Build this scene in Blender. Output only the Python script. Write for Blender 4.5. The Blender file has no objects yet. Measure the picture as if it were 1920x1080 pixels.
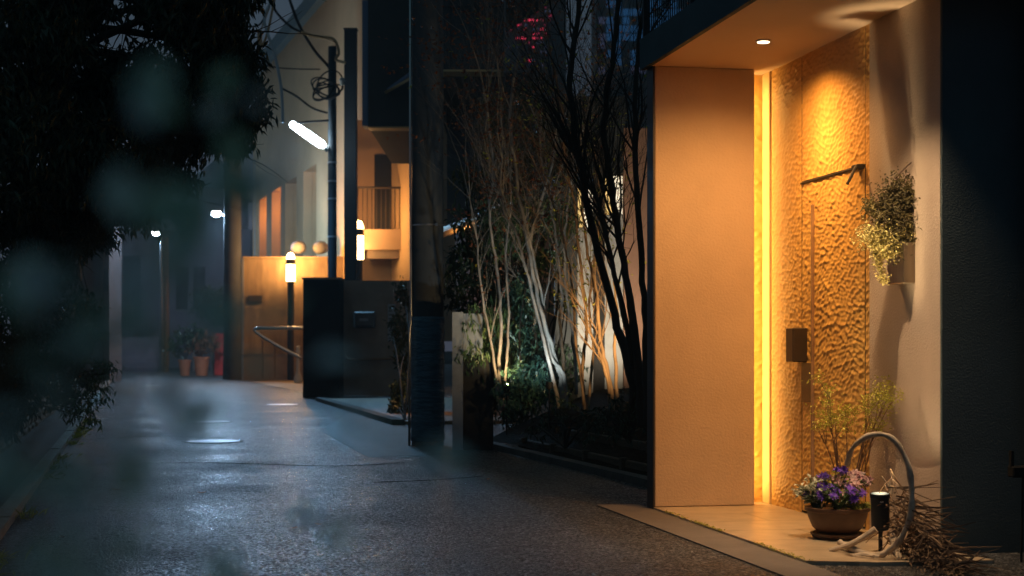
import bpy, math, random
import numpy as np
from mathutils import Matrix, Vector

# ------------------------------------------------------------------ camera, world, sun, exposure
sc = bpy.context.scene
COL = sc.collection
F, HY, CH = 2933.0, 655.0, 1.05            # focal length in photo pixels, horizon row, camera height

cam = bpy.data.cameras.new('camera')
cam_o = bpy.data.objects.new('camera', cam)
COL.objects.link(cam_o)
cam_o.location = (0, 0, CH)
cam_o.rotation_euler = (math.radians(90), 0, 0)
cam.sensor_width = 36.0
cam.lens = F / 1920 * 36
cam.shift_y = (HY - 540) / 1920
cam.clip_start = 0.05
cam.clip_end = 2000
cam.dof.use_dof = True
cam.dof.focus_distance = 10.5
cam.dof.aperture_fstop = 3.2
cam.dof.aperture_blades = 9
sc.camera = cam_o

world = bpy.data.worlds.new("World")
sc.world = world
world.use_nodes = True
wn, wl = world.node_tree.nodes, world.node_tree.links
wn.clear()
w_out = wn.new('ShaderNodeOutputWorld')
w_sky = wn.new('ShaderNodeTexSky')
w_sky.sky_type = 'NISHITA'
w_sky.sun_disc = False
w_sky.sun_elevation = math.radians(-4)
w_sky.sun_rotation = math.radians(150)
w_bg = wn.new('ShaderNodeBackground')
w_bg.inputs[1].default_value = 0.03
w_glow = wn.new('ShaderNodeBackground')          # the town's own glow in the night air
w_tc = wn.new('ShaderNodeTexCoord')
w_sep = wn.new('ShaderNodeSeparateXYZ')
w_ramp = wn.new('ShaderNodeValToRGB')
w_ramp.color_ramp.elements[0].position = 0.0
w_ramp.color_ramp.elements[0].color = (0.050, 0.056, 0.080, 1)
w_ramp.color_ramp.elements[1].position = 0.6
w_ramp.color_ramp.elements[1].color = (0.024, 0.064, 0.084, 1)
w_glow.inputs[1].default_value = 1.0
w_add = wn.new('ShaderNodeAddShader')
wl.new(w_tc.outputs['Generated'], w_sep.inputs[0])
wl.new(w_sep.outputs[2], w_ramp.inputs[0])
wl.new(w_ramp.outputs[0], w_glow.inputs[0])
wl.new(w_sky.outputs[0], w_bg.inputs[0])
wl.new(w_bg.outputs[0], w_add.inputs[0])
wl.new(w_glow.outputs[0], w_add.inputs[1])
wl.new(w_add.outputs[0], w_out.inputs[0])

moon = bpy.data.lights.new('moon', 'SUN')
moon.energy = 0.012
moon.angle = math.radians(0.5)
moon.color = (0.75, 0.87, 1.0)
moon_o = bpy.data.objects.new('moon', moon)
COL.objects.link(moon_o)
moon_o.rotation_euler = (math.radians(40), 0, math.radians(-20))

sc.view_settings.view_transform = 'Standard'
sc.view_settings.look = 'None'
sc.view_settings.exposure = 0.0
sc.view_settings.gamma = 1.0
sc.view_settings.use_curve_mapping = False
sc.render.engine = 'CYCLES'
cy = sc.cycles
cy.use_denoising = True
cy.sample_clamp_indirect = 2.5
cy.sample_clamp_direct = 0
cy.caustics_reflective = False
cy.caustics_refractive = False
cy.volume_bounces = 0
cy.max_bounces = 6
cy.diffuse_bounces = 4
cy.glossy_bounces = 3
cy.transmission_bounces = 4
cy.transparent_max_bounces = 8

WARM = (1.0, 0.50, 0.16)
CREAM = (1.0, 0.74, 0.42)
COOL = (0.24, 0.60, 1.0)

# ------------------------------------------------------------------ helpers
def P(px, py, Y):
    return Vector(((px - 960) / F * Y, Y, CH - (py - HY) / F * Y))

def G(px, py):
    Y = F * CH / (py - HY)
    return Vector(((px - 960) / F * Y, Y, 0))

WM = {}                                          # world matrix of each thing

def link(o):
    COL.objects.link(o)
    return o

def tag(o, label=None, cat=None, group=None, kind=None):
    if label: o['label'] = label
    if cat: o['category'] = cat
    if group: o['group'] = group
    if kind: o['kind'] = kind
    return o

def thing(name, label, cat, loc=(0, 0, 0), rz=0.0, group=None):
    o = link(bpy.data.objects.new(name, None))
    o.location = loc
    o.rotation_euler = (0, 0, rz)
    o.empty_display_size = 0.1
    WM[o.name] = Matrix.Translation(Vector(loc)) @ Matrix.Rotation(rz, 4, 'Z')
    return tag(o, label, cat, group)

def dup(root, loc, rz=None, label=None, group=None):
    r = link(root.copy())
    r.location = loc
    if rz is not None:
        r.rotation_euler = (0, 0, rz)
    if label: r['label'] = label
    if group: r['group'] = group
    for ch in list(root.children):
        c = link(ch.copy()); c.parent = r
        for g in list(ch.children):
            d = link(g.copy()); d.parent = c
    return r

class MB:
    def __init__(self):
        self.v, self.f, self.t, self.m = [], [], [], []
    def add(self, vs, fs, tint=0.5, mi=0):
        n = len(self.v)
        self.v.extend([tuple(p) for p in vs])
        self.f.extend([tuple(i + n for i in f) for f in fs])
        self.t.extend([tint] * len(fs))
        self.m.extend([mi] * len(fs))
        return self
    def box(self, a, b, tint=0.5, M=None, mi=0):
        (x0, y0, z0), (x1, y1, z1) = a, b
        vs = [Vector(p) for p in ((x0,y0,z0),(x1,y0,z0),(x1,y1,z0),(x0,y1,z0),(x0,y0,z1),(x1,y0,z1),(x1,y1,z1),(x0,y1,z1))]
        if M is not None: vs = [M @ p for p in vs]
        return self.add(vs, [(3,2,1,0),(4,5,6,7),(0,1,5,4),(1,2,6,5),(2,3,7,6),(3,0,4,7)], tint, mi)
    def bbox(self, a, b, e=0.01, tint=0.5, M=None, mi=0):
        """box with chamfered edges"""
        x = (a[0], b[0]); y = (a[1], b[1]); z = (a[2], b[2])
        e = min(e, (x[1]-x[0])*.45, (y[1]-y[0])*.45, (z[1]-z[0])*.45)
        vs, idx = [], {}
        for i in (0,1):
            for j in (0,1):
                for k in (0,1):
                    sx, sy, sz = (1-2*i)*e, (1-2*j)*e, (1-2*k)*e
                    for ax in range(3):
                        p = [x[i]+sx, y[j]+sy, z[k]+sz]
                        p[ax] = (x[i], y[j], z[k])[ax]
                        idx[i,j,k,ax] = len(vs); vs.append(Vector(p))
        fs = []
        for s in (0,1):
            q = [idx[s,0,0,0], idx[s,1,0,0], idx[s,1,1,0], idx[s,0,1,0]]; fs.append(q if s else q[::-1])
            q = [idx[0,s,0,1], idx[0,s,1,1], idx[1,s,1,1], idx[1,s,0,1]]; fs.append(q if s else q[::-1])
            q = [idx[0,0,s,2], idx[1,0,s,2], idx[1,1,s,2], idx[0,1,s,2]]; fs.append(q if s else q[::-1])
        for s in (0,1):
            for u in (0,1):
                q = [idx[s,u,0,0], idx[s,u,0,1], idx[s,u,1,1], idx[s,u,1,0]]; fs.append(q if (s+u)%2 else q[::-1])
                q = [idx[s,0,u,0], idx[s,1,u,0], idx[s,1,u,2], idx[s,0,u,2]]; fs.append(q if (s+u)%2 else q[::-1])
                q = [idx[0,s,u,1], idx[0,s,u,2], idx[1,s,u,2], idx[1,s,u,1]]; fs.append(q if (s+u)%2 else q[::-1])
        for i in (0,1):
            for j in (0,1):
                for k in (0,1):
                    q = [idx[i,j,k,0], idx[i,j,k,1], idx[i,j,k,2]]
                    fs.append(q if (i+j+k)%2 else q[::-1])
        if M is not None: vs = [M @ p for p in vs]
        return self.add(vs, fs, tint, mi)
    def tube(self, pts, rad, n=7, tint=0.5, cap=True, mi=0):
        pts = [Vector(p) for p in pts]
        if not hasattr(rad, '__len__'): rad = [rad] * len(pts)
        vs, fs = [], []
        ref = None
        for i, p in enumerate(pts):
            a = pts[max(i-1, 0)]; b = pts[min(i+1, len(pts)-1)]
            d = (b - a)
            d = d.normalized() if d.length > 1e-9 else Vector((0,0,1))
            if ref is None:
                ref = d.orthogonal().normalized()
            ref = (ref - d * ref.dot(d))
            ref = ref.normalized() if ref.length > 1e-6 else d.orthogonal().normalized()
            w = d.cross(ref)
            for k in range(n):
                t = 2*math.pi*k/n
                vs.append(p + (ref*math.cos(t) + w*math.sin(t))*rad[i])
        for i in range(len(pts)-1):
            for k in range(n):
                fs.append((i*n+k, i*n+(k+1)%n, (i+1)*n+(k+1)%n, (i+1)*n+k))
        if cap:
            fs.append(tuple(range(n))[::-1]); fs.append(tuple((len(pts)-1)*n+k for k in range(n)))
        return self.add(vs, fs, tint, mi)
    def lathe(self, prof, c, n=28, tint=0.5, mi=0):
        """prof: (radius, z) from the bottom up, about a vertical axis through c"""
        c = Vector(c); vs, fs = [], []
        for r, z in prof:
            for k in range(n):
                t = 2*math.pi*k/n
                vs.append(c + Vector((max(r,1e-4)*math.cos(t), max(r,1e-4)*math.sin(t), z)))
        for i in range(len(prof)-1):
            for k in range(n):
                fs.append((i*n+k, i*n+(k+1)%n, (i+1)*n+(k+1)%n, (i+1)*n+k))
        fs.append(tuple(range(n))[::-1]); fs.append(tuple((len(prof)-1)*n+k for k in range(n)))
        return self.add(vs, fs, tint, mi)
    def ball(self, c, r, n=12, sz=1.0, tint=0.5, mi=0):
        prof = [(r*math.sin(math.pi*i/n), -r*sz*math.cos(math.pi*i/n)) for i in range(n+1)]
        return self.lathe(prof, c, 2*n, tint, mi)
    def leaf(self, p, d, u, L, W, tint=0.5, fold=0.25, mi=0):
        """one folded leaf: base p, along d, wide along d x u"""
        d = Vector(d).normalized(); s = d.cross(Vector(u))
        s = s.normalized() if s.length > 1e-4 else d.orthogonal().normalized()
        nrm = s.cross(d); p = Vector(p)
        m = p + d*L*.42
        t = p + d*L - nrm*L*.12
        l = m - s*W*.5 + nrm*W*fold; r = m + s*W*.5 + nrm*W*fold
        return self.add([p, r, t, l], [(0,1,2),(0,2,3)], tint, mi)
    def build(self, name, mat, parent=None, local=False, smooth=False, origin=None):
        me = bpy.data.meshes.new(name)
        o = link(bpy.data.objects.new(name, me))
        vs = self.v
        if parent is not None:
            o.parent = parent
            WM[o.name] = WM.get(parent.name, Matrix.Identity(4))
            if not local:
                inv = WM[o.name].inverted()
                vs = [tuple(inv @ Vector(p)) for p in vs]
        elif origin is not None:
            og = Vector(origin)
            vs = [tuple(Vector(p) - og) for p in vs]
            o.location = og
            WM[o.name] = Matrix.Translation(og)
        me.from_pydata(vs, [], self.f)
        for m in (mat if isinstance(mat, (list, tuple)) else [mat]):
            me.materials.append(m)
        at = me.attributes.new('tint', 'FLOAT', 'FACE')
        at.data.foreach_set('value', self.t)
        me.polygons.foreach_set('material_index', self.m)
        if smooth:
            me.polygons.foreach_set('use_smooth', [True]*len(me.polygons))
            if smooth == 'auto':
                me.set_sharp_from_angle(angle=math.radians(40))
        me.update()
        return o

# ------------------------------------------------------------------ materials
def material(name, col, rough=0.7, metal=0.0, bump=0.0, bscale=40.0, var=0.0, vscale=3.0, col2=None, tint=None,
             spec=0.4, emit=None, estr=0.0, trans=0.0, detail=6.0, rvar=0.0, bdist=0.01, stretch=None, sss=0):
    m = bpy.data.materials.new(name)
    m.use_nodes = True
    nt = m.node_tree; N, L = nt.nodes, nt.links
    b = N['Principled BSDF']
    b.inputs['Roughness'].default_value = rough
    b.inputs['Metallic'].default_value = metal
    b.inputs['Specular IOR Level'].default_value = spec
    b.inputs['Base Color'].default_value = (*col, 1)
    tc = N.new('ShaderNodeTexCoord')
    src = tc.outputs['Object']
    if stretch:
        mp = N.new('ShaderNodeMapping'); mp.inputs['Scale'].default_value = stretch
        L.new(src, mp.inputs[0]); src = mp.outputs[0]
    if var or col2:
        nz = N.new('ShaderNodeTexNoise'); nz.inputs['Scale'].default_value = vscale
        nz.inputs['Detail'].default_value = detail; nz.inputs['Roughness'].default_value = 0.65
        L.new(src, nz.inputs['Vector'])
        rp = N.new('ShaderNodeValToRGB')
        c2 = col2 or tuple(c*(1-var) for c in col)
        rp.color_ramp.elements[0].position = 0.32; rp.color_ramp.elements[0].color = (*c2, 1)
        rp.color_ramp.elements[1].position = 0.66; rp.color_ramp.elements[1].color = (*col, 1)
        L.new(nz.outputs[0], rp.inputs[0]); L.new(rp.outputs[0], b.inputs['Base Color'])
        if rvar:
            mr = N.new('ShaderNodeMapRange')
            mr.inputs['To Min'].default_value = rough - rvar; mr.inputs['To Max'].default_value = rough + rvar
            L.new(nz.outputs[0], mr.inputs[0]); L.new(mr.outputs[0], b.inputs['Roughness'])
    if tint:                                             # natural leaf-to-leaf colour, painted light on the trailing leaves
        a = N.new('ShaderNodeAttribute'); a.attribute_name = 'tint'
        rp = N.new('ShaderNodeValToRGB')
        els = rp.color_ramp.elements
        els[0].color = (*tint[0], 1); els[1].color = (*tint[-1], 1)
        for i, c in enumerate(tint[1:-1]):
            e = els.new((i+1)/(len(tint)-1)); e.color = (*c, 1)
        L.new(a.outputs['Fac'], rp.inputs[0]); L.new(rp.outputs[0], b.inputs['Base Color'])
    if bump:
        nb = N.new('ShaderNodeTexNoise'); nb.inputs['Scale'].default_value = bscale
        nb.inputs['Detail'].default_value = 4.0
        L.new(src, nb.inputs['Vector'])
        bp = N.new('ShaderNodeBump'); bp.inputs['Strength'].default_value = bump; bp.inputs['Distance'].default_value = bdist
        L.new(nb.outputs[0], bp.inputs['Height']); L.new(bp.outputs[0], b.inputs['Normal'])
    if emit:
        b.inputs['Emission Color'].default_value = (*emit, 1); b.inputs['Emission Strength'].default_value = estr
    if trans:
        tr = N.new('ShaderNodeBsdfTranslucent')
        tr.inputs[0].default_value = (*col, 1)
        if tint: L.new(rp.outputs[0], tr.inputs[0])
        mx = N.new('ShaderNodeMixShader'); mx.inputs[0].default_value = trans
        L.new(b.outputs[0], mx.inputs[1]); L.new(tr.outputs[0], mx.inputs[2])
        L.new(mx.outputs[0], N['Material Output'].inputs[0])
    return m

def asphalt_mat():
    m = bpy.data.materials.new('asphalt'); m.use_nodes = True
    N, L = m.node_tree.nodes, m.node_tree.links
    b = N['Principled BSDF']
    tc = N.new('ShaderNodeTexCoord')
    vo = N.new('ShaderNodeTexVoronoi'); vo.inputs['Scale'].default_value = 75
    L.new(tc.outputs['Object'], vo.inputs['Vector'])
    big = N.new('ShaderNodeTexNoise'); big.inputs['Scale'].default_value = 0.7; big.inputs['Detail'].default_value = 8; big.inputs['Roughness'].default_value = .65
    L.new(tc.outputs['Object'], big.inputs['Vector'])
    sepc = N.new('ShaderNodeSeparateColor'); L.new(vo.outputs['Color'], sepc.inputs[0])
    rp = N.new('ShaderNodeValToRGB')
    rp.color_ramp.elements[0].position = .15; rp.color_ramp.elements[0].color = (.014, .016, .02, 1)
    rp.color_ramp.elements[1].position = 1; rp.color_ramp.elements[1].color = (.32, .32, .33, 1)  # pale stones put the road's sparkle into the colour
    e = rp.color_ramp.elements.new(.78); e.color = (.028, .031, .038, 1)
    L.new(sepc.outputs[0], rp.inputs[0])
    mul = N.new('ShaderNodeMixRGB'); mul.blend_type = 'MULTIPLY'; mul.inputs[0].default_value = .75
    rb = N.new('ShaderNodeValToRGB')
    rb.color_ramp.elements[0].position = .35; rb.color_ramp.elements[0].color = (.36, .37, .4, 1)
    rb.color_ramp.elements[1].position = .65; rb.color_ramp.elements[1].color = (1, 1, 1, 1)
    L.new(big.outputs[0], rb.inputs[0])
    L.new(rp.outputs[0], mul.inputs[1]); L.new(rb.outputs[0], mul.inputs[2])
    L.new(mul.outputs[0], b.inputs['Base Color'])
    mr = N.new('ShaderNodeMapRange'); mr.inputs['To Min'].default_value = .26; mr.inputs['To Max'].default_value = .80
    L.new(sepc.outputs[1], mr.inputs[0]); bm = N.new('ShaderNodeMapRange'); bm.inputs['From Min'].default_value = .3; bm.inputs['From Max'].default_value = .7
    bm.inputs['To Min'].default_value = -.17; bm.inputs['To Max'].default_value = .15
    L.new(big.outputs[0], bm.inputs[0])
    sm = N.new('ShaderNodeMath'); sm.operation = 'ADD'; sm.use_clamp = True
    L.new(mr.outputs[0], sm.inputs[0]); L.new(bm.outputs[0], sm.inputs[1]); L.new(sm.outputs[0], b.inputs['Roughness'])
    b.inputs['Specular IOR Level'].default_value = .5
    fine = N.new('ShaderNodeTexNoise'); fine.inputs['Scale'].default_value = 26; fine.inputs['Detail'].default_value = 5
    L.new(tc.outputs['Object'], fine.inputs['Vector'])
    ad = N.new('ShaderNodeMath'); ad.operation = 'ADD'
    iv = N.new('ShaderNodeMath'); iv.operation = 'MULTIPLY'; iv.inputs[1].default_value = -1.2
    L.new(vo.outputs['Distance'], iv.inputs[0]); L.new(iv.outputs[0], ad.inputs[0]); L.new(fine.outputs[0], ad.inputs[1])
    bp = N.new('ShaderNodeBump'); bp.inputs['Strength'].default_value = 1.0; bp.inputs['Distance'].default_value = .016
    L.new(ad.outputs[0], bp.inputs['Height']); L.new(bp.outputs[0], b.inputs['Normal'])
    return m

def brick_mat(name, c1, c2, mortar, scale, bw=.5, rh=.25, rough=.7):
    m = bpy.data.materials.new(name); m.use_nodes = True
    N, L = m.node_tree.nodes, m.node_tree.links
    b = N['Principled BSDF']; b.inputs['Roughness'].default_value = rough
    tc = N.new('ShaderNodeTexCoord')
    br = N.new('ShaderNodeTexBrick')
    br.inputs['Color1'].default_value = (*c1, 1); br.inputs['Color2'].default_value = (*c2, 1); br.inputs['Mortar'].default_value = (*mortar, 1)
    br.inputs['Scale'].default_value = scale; br.inputs['Brick Width'].default_value = bw; br.inputs['Row Height'].default_value = rh
    br.inputs['Mortar Size'].default_value = .012
    L.new(tc.outputs['Object'], br.inputs[0]); 
    nz = N.new('ShaderNodeTexNoise'); nz.inputs['Scale'].default_value = 9; nz.inputs['Detail'].default_value = 8
    L.new(tc.outputs['Object'], nz.inputs['Vector'])
    mx = N.new('ShaderNodeMixRGB'); mx.blend_type = 'MULTIPLY'; mx.inputs[0].default_value = .55
    L.new(br.outputs[0], mx.inputs[1]); L.new(nz.outputs[0], mx.inputs[2])
    L.new(mx.outputs[0], b.inputs['Base Color'])
    bp = N.new('ShaderNodeBump'); bp.inputs['Strength'].default_value = .5; bp.inputs['Distance'].default_value = .004; bp.invert = True
    L.new(br.outputs['Fac'], bp.inputs['Height']); L.new(bp.outputs[0], b.inputs['Normal'])
    return m

M = {}
M['asphalt'] = asphalt_mat()
M['soil'] = material('soil', (.03, .024, .018), .95, spec=.02, bump=.8, bscale=25, var=.5, vscale=12, bdist=.03)
M['plaster'] = material('plaster', (.56, .42, .30), .85, bump=.8, bscale=60, var=.2, vscale=1.1, bdist=.005, detail=10)
M['plaster_grey'] = material('grey_plaster', (.50, .40, .32), .85, bump=.6, bscale=75, var=.14, vscale=2.5, bdist=.006)
M['soffit'] = material('soffit_paint', (.60, .46, .34), .8, bump=.25, bscale=120, var=.07, vscale=1.6, bdist=.003)
M['dark_plaster'] = material('dark_plaster', (.06, .09, .105), .9, bump=.4, bscale=110, var=.25, vscale=2, bdist=.006)
M['carved'] = material('carved_wood', (.64, .375, .105), .5, bump=.2, bscale=60, col2=(.54, .30, .085), vscale=3, bdist=.002, spec=.35)
M['batten'] = material('pale_wood', (.62, .46, .24), .55, var=.1, vscale=6, stretch=(6, 6, .6))
M['black'] = material('black_paint', (.012, .012, .013), .5)
M['bronze'] = material('bronze', (.065, .048, .036), .42, metal=.5, bump=.05, bscale=60)
M['tile'] = brick_mat('stone_paving', (.62, .49, .34), (.57, .445, .305), (.42, .33, .22), 1.0, .9, .45, .30)
M['apron'] = material('smooth_concrete', (.15, .13, .12), .75, bump=.4, bscale=70, var=.3, vscale=4, bdist=.004)
M['concrete'] = material('concrete', (.27, .26, .25), .8, bump=.5, bscale=30, col2=(.15, .14, .135), vscale=2.2, bdist=.006)
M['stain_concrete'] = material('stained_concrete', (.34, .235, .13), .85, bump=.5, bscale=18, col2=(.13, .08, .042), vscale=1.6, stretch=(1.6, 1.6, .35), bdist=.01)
M['patch'] = material('patch_concrete', (.085, .088, .092), .62, bump=.8, bscale=60, var=.35, vscale=2, bdist=.004)
M['pole'] = material('pole_concrete', (.07, .076, .085), .75, bump=.3, bscale=40, var=.35, vscale=2, stretch=(1, 1, .4), bdist=.004)
M['steel'] = material('painted_steel', (.025, .035, .045), .6, metal=.0, spec=.2, var=.3, vscale=5)
M['galv'] = material('galvanised_steel', (.42, .44, .46), .38, metal=.7, var=.3, vscale=6)
M['pale_metal'] = material('pale_metal', (.5, .5, .5), .3, metal=.9)
M['pocket'] = material('brushed_bronze', (.24, .19, .14), .3, metal=.9, var=.3, vscale=6, stretch=(8, 8, .5))
M['column'] = material('black_steel', (.007, .011, .016), .6, spec=.25)
M['meter'] = material('meter_grey', (.12, .11, .10), .6, var=.2, vscale=4)
M['blue_pane_dark'] = material('blue_glass', (.10, .22, .42), .4)
M['block'] = material('black_render', (.022, .020, .018), .85, bump=.5, bscale=30, var=.3, vscale=3, bdist=.006, spec=.1)
M['pole_dark'] = material('dark_pole_concrete', (.055, .06, .07), .8, bump=.3, bscale=40, var=.4, vscale=2, bdist=.004, spec=.2)
M['ball'] = material('grey_ball', (.16, .155, .15), .8, var=.3, vscale=5)
M['iron'] = material('cast_iron', (.40, .40, .41), .40, metal=1.0, bump=.9, bscale=22, bdist=.006)
M['wrap'] = material('blue_sheeting', (.075, .17, .24), .45, bump=.8, bscale=9, col2=(.035, .08, .12), vscale=7, stretch=(1, 1, 4), bdist=.02)
M['bark_dark'] = material('dark_bark', (.04, .035, .03), .9, bump=.9, bscale=22, var=.4, vscale=8, stretch=(1, 1, .3), bdist=.012)
M['bark_pale'] = material('pale_bark', (.36, .32, .28), .85, bump=.7, bscale=25, col2=(.17, .14, .12), vscale=11, stretch=(1, 1, .5), bdist=.008)
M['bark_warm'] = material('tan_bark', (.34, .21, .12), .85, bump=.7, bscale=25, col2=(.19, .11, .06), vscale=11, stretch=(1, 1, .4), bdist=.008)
M['drift'] = material('driftwood', (.58, .48, .37), .85, bump=1.0, bscale=26, col2=(.26, .20, .14), vscale=14, stretch=(1, 1, 1), bdist=.006)
M['twig'] = material('twig', (.16, .10, .06), .85, tint=[(.05, .03, .02), (.16, .10, .06), (.30, .20, .12)])
M['leaf_dark'] = material('dark_leaf', (.03, .05, .03), .42, tint=[(.016, .03, .018), (.03, .055, .03), (.05, .075, .04)], spec=.35)
M['leaf_green'] = material('green_leaf', (.05, .10, .05), .38, tint=[(.04, .08, .04), (.08, .15, .06), (.16, .22, .08)], spec=.45, trans=.15)
M['leaf_olive'] = material('olive_leaf', (.08, .09, .04), .45, tint=[(.04, .05, .025), (.09, .09, .035), (.18, .11, .04)], trans=.2)
M['leaf_teal'] = material('teal_leaf', (.05, .11, .08), .35, tint=[(.025, .06, .045), (.05, .12, .09), (.09, .2, .14)], spec=.5, trans=.12)
M['leaf_red'] = material('russet_leaf', (.2, .06, .03), .6, tint=[(.12, .035, .02), (.22, .07, .03), (.30, .13, .05)], trans=.2)
M['leaf_near'] = material('near_leaf', (.14, .24, .16), .33, tint=[(.34, .52, .34), (.50, .68, .58), (.66, .78, .80)], spec=.9, trans=.4)
M['leaf_yellow'] = material('yellow_leaf', (.42, .40, .06), .55, tint=[(.22, .25, .04), (.42, .42, .06), (.55, .50, .1)], trans=.3)
M['leaf_trail'] = material('trailing_leaf', (.3, .27, .1), .6, tint=[(.05, .042, .02), (.22, .18, .06), (.85, .74, .30)], trans=.25)
M['leaf_silver'] = material('silver_leaf', (.5, .52, .42), .7, tint=[(.38, .42, .32), (.62, .62, .52)], trans=.2)
M['petal_violet'] = material('violet_petal', (.16, .05, .45), .6, tint=[(.13, .06, .50), (.22, .09, .66), (.36, .18, .74)], trans=.25)
M['petal_pink'] = material('pink_petal', (.6, .38, .4), .6, tint=[(.5, .26, .3), (.75, .58, .56)], trans=.25)
M['pot'] = material('brown_pot', (.10, .055, .035), .5, var=.3, vscale=9, bump=.15, bscale=30)
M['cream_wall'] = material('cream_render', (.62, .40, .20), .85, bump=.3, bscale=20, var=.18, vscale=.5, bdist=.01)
M['cream_brown'] = material('tan_render', (.42, .27, .16), .85, bump=.3, bscale=20, var=.15, vscale=.6, bdist=.01)
M['dark_wall'] = material('dark_stucco', (.36, .25, .17), .8, bump=.7, bscale=35, var=.3, vscale=2.5, bdist=.008)
M['dark_clad'] = material('dark_cladding', (.05, .055, .055), .6, var=.3, vscale=.8, bump=.2, bscale=12)
M['teal_trim'] = material('verge_trim', (.10, .16, .17), .6)
M['blue_trim'] = material('blue_trim', (.12, .2, .32), .5)  # blue light on the edges put into the colour
M['lilac_wall'] = material('lilac_render', (.22, .20, .24), .85, var=.3, vscale=.4, bump=.2, bscale=10)
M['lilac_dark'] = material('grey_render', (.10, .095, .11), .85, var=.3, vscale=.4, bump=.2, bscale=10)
M['roof_dark'] = material('roof_tiles', (.09, .10, .11), .6, bump=.5, bscale=9, var=.3, vscale=2)
M['roof_metal'] = material('metal_roof', (.32, .42, .48), .35, metal=.5, var=.2, vscale=2)
M['gutter'] = material('copper_gutter', (.55, .38, .18), .4, metal=.5)  # golden lamplight put into the metal's colour
M['salmon'] = material('salmon_render', (.42, .22, .14), .85, bump=.3, bscale=25, var=.15, vscale=1.5)
M['glass_dark'] = material('dark_glass', (.012, .013, .015), .55, spec=.25)
M['white_stone'] = material('white_stone', (.5, .48, .44), .7, bump=.3, bscale=20, var=.2, vscale=4)
M['timber'] = material('old_timber', (.10, .07, .045), .85, bump=.7, bscale=20, var=.5, vscale=6, stretch=(.4, .4, 5), bdist=.01)
M['stone'] = material('wall_stone', (.22, .15, .09), .85, tint=[(.18, .12, .07), (.30, .20, .12), (.42, .3, .2)], bump=.8, bscale=18, bdist=.02)
M['kerb'] = material('kerb_stone', (.46, .44, .40), .8, bump=.5, bscale=40, var=.35, vscale=5)
M['kerb_dark'] = material('mossy_kerb', (.10, .09, .08), .85, bump=.6, bscale=35, var=.5, vscale=4)
M['brick_path'] = brick_mat('brick_paving', (.42, .27, .13), (.34, .2, .1), (.12, .08, .05), 1.0, .22, .11, .6)
M['terracotta'] = material('terracotta', (.48, .14, .06), .65, var=.25, vscale=5)
M['red'] = material('red_paint', (.55, .03, .02), .5)
M['rust'] = material('rusty_pole', (.30, .15, .06), .8, var=.4, vscale=4)
M['plaque'] = material('pale_plaque', (.35, .33, .32), .6)
M['wire'] = material('cable_black', (.012, .013, .015), .8, spec=.05)
M['wire_tan'] = material('cable_tan', (.35, .22, .10), .6)
M['wire_grey'] = material('cable_grey', (.4, .46, .5), .45)
M['em_cool'] = material('lit_tube', (1, 1, 1), emit=(.78, .93, 1), estr=40)
M['em_led'] = material('lit_led', (1, 1, 1), emit=(.9, .97, 1), estr=120)
M['em_warm'] = material('lit_bollard_glass', (1, .9, .6), emit=(1, .70, .30), estr=12)
M['em_lens'] = material('lit_downlight', (1, .9, .7), emit=(1, .80, .5), estr=6)
M['lens_dim'] = material('spotlight_lens', (.3, .25, .18), .2, emit=(1, .8, .5), estr=.35)
M['em_led_warm'] = material('lit_led_strip', (1, .8, .4), emit=(1, .6, .2), estr=12)
M['em_lantern'] = material('lit_lantern', (1, .7, .3), emit=(1, .55, .16), estr=1.3)
M['em_window'] = material('lit_window', (1, .8, .4), emit=(1, .62, .2), estr=.85)
M['em_window_white'] = material('lit_pane', (1, .9, .7), emit=(1, .86, .62), estr=1.1)
M['em_red'] = material('red_lit_pane', (.6, .05, .1), emit=(1, .05, .12), estr=1.1)
M['em_red_dim'] = material('dim_red_pane', (.3, .03, .06), emit=(.8, .06, .16), estr=.28)
M['em_blue'] = material('blue_lit_pane', (.05, .1, .2), emit=(.04, .17, .42), estr=.22)
M['em_dim'] = material('dim_lit_pane', (.05, .05, .1), emit=(.2, .22, .42), estr=.12)
M['white_mark'] = material('white_mark', (.6, .6, .6), .6)

def lamp(kind, loc, color, energy, target=None, size=.05, cone=60, blend=.5, sizey=None, parent=None, name='lamp'):
    d = bpy.data.lights.new(name, kind)
    d.color = color; d.energy = energy
    if kind == 'SPOT':
        d.spot_size = math.radians(cone); d.spot_blend = blend; d.shadow_soft_size = size
    elif kind == 'POINT':
        d.shadow_soft_size = size
    elif kind == 'AREA':
        d.shape = 'RECTANGLE'; d.size = size; d.size_y = sizey or size
    o = link(bpy.data.objects.new(name, d))
    o.location = loc
    if target is not None:
        o.rotation_euler = (Vector(target) - Vector(loc)).to_track_quat('-Z', 'Y').to_euler()
    return o

# ------------------------------------------------------------------ noise for shapes
def hashn(ix, iy, k):
    h = np.sin(ix*127.1 + iy*311.7 + k*74.7)*43758.5453
    return h - np.floor(h)

def vnoise(x, y, k=0):
    ix, iy = np.floor(x), np.floor(y)
    fx, fy = x-ix, y-iy
    fx = fx*fx*(3-2*fx); fy = fy*fy*(3-2*fy)
    a, b = hashn(ix, iy, k), hashn(ix+1, iy, k)
    c, d = hashn(ix, iy+1, k), hashn(ix+1, iy+1, k)
    return (a*(1-fx)+b*fx)*(1-fy)+(c*(1-fx)+d*fx)*fy

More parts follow.
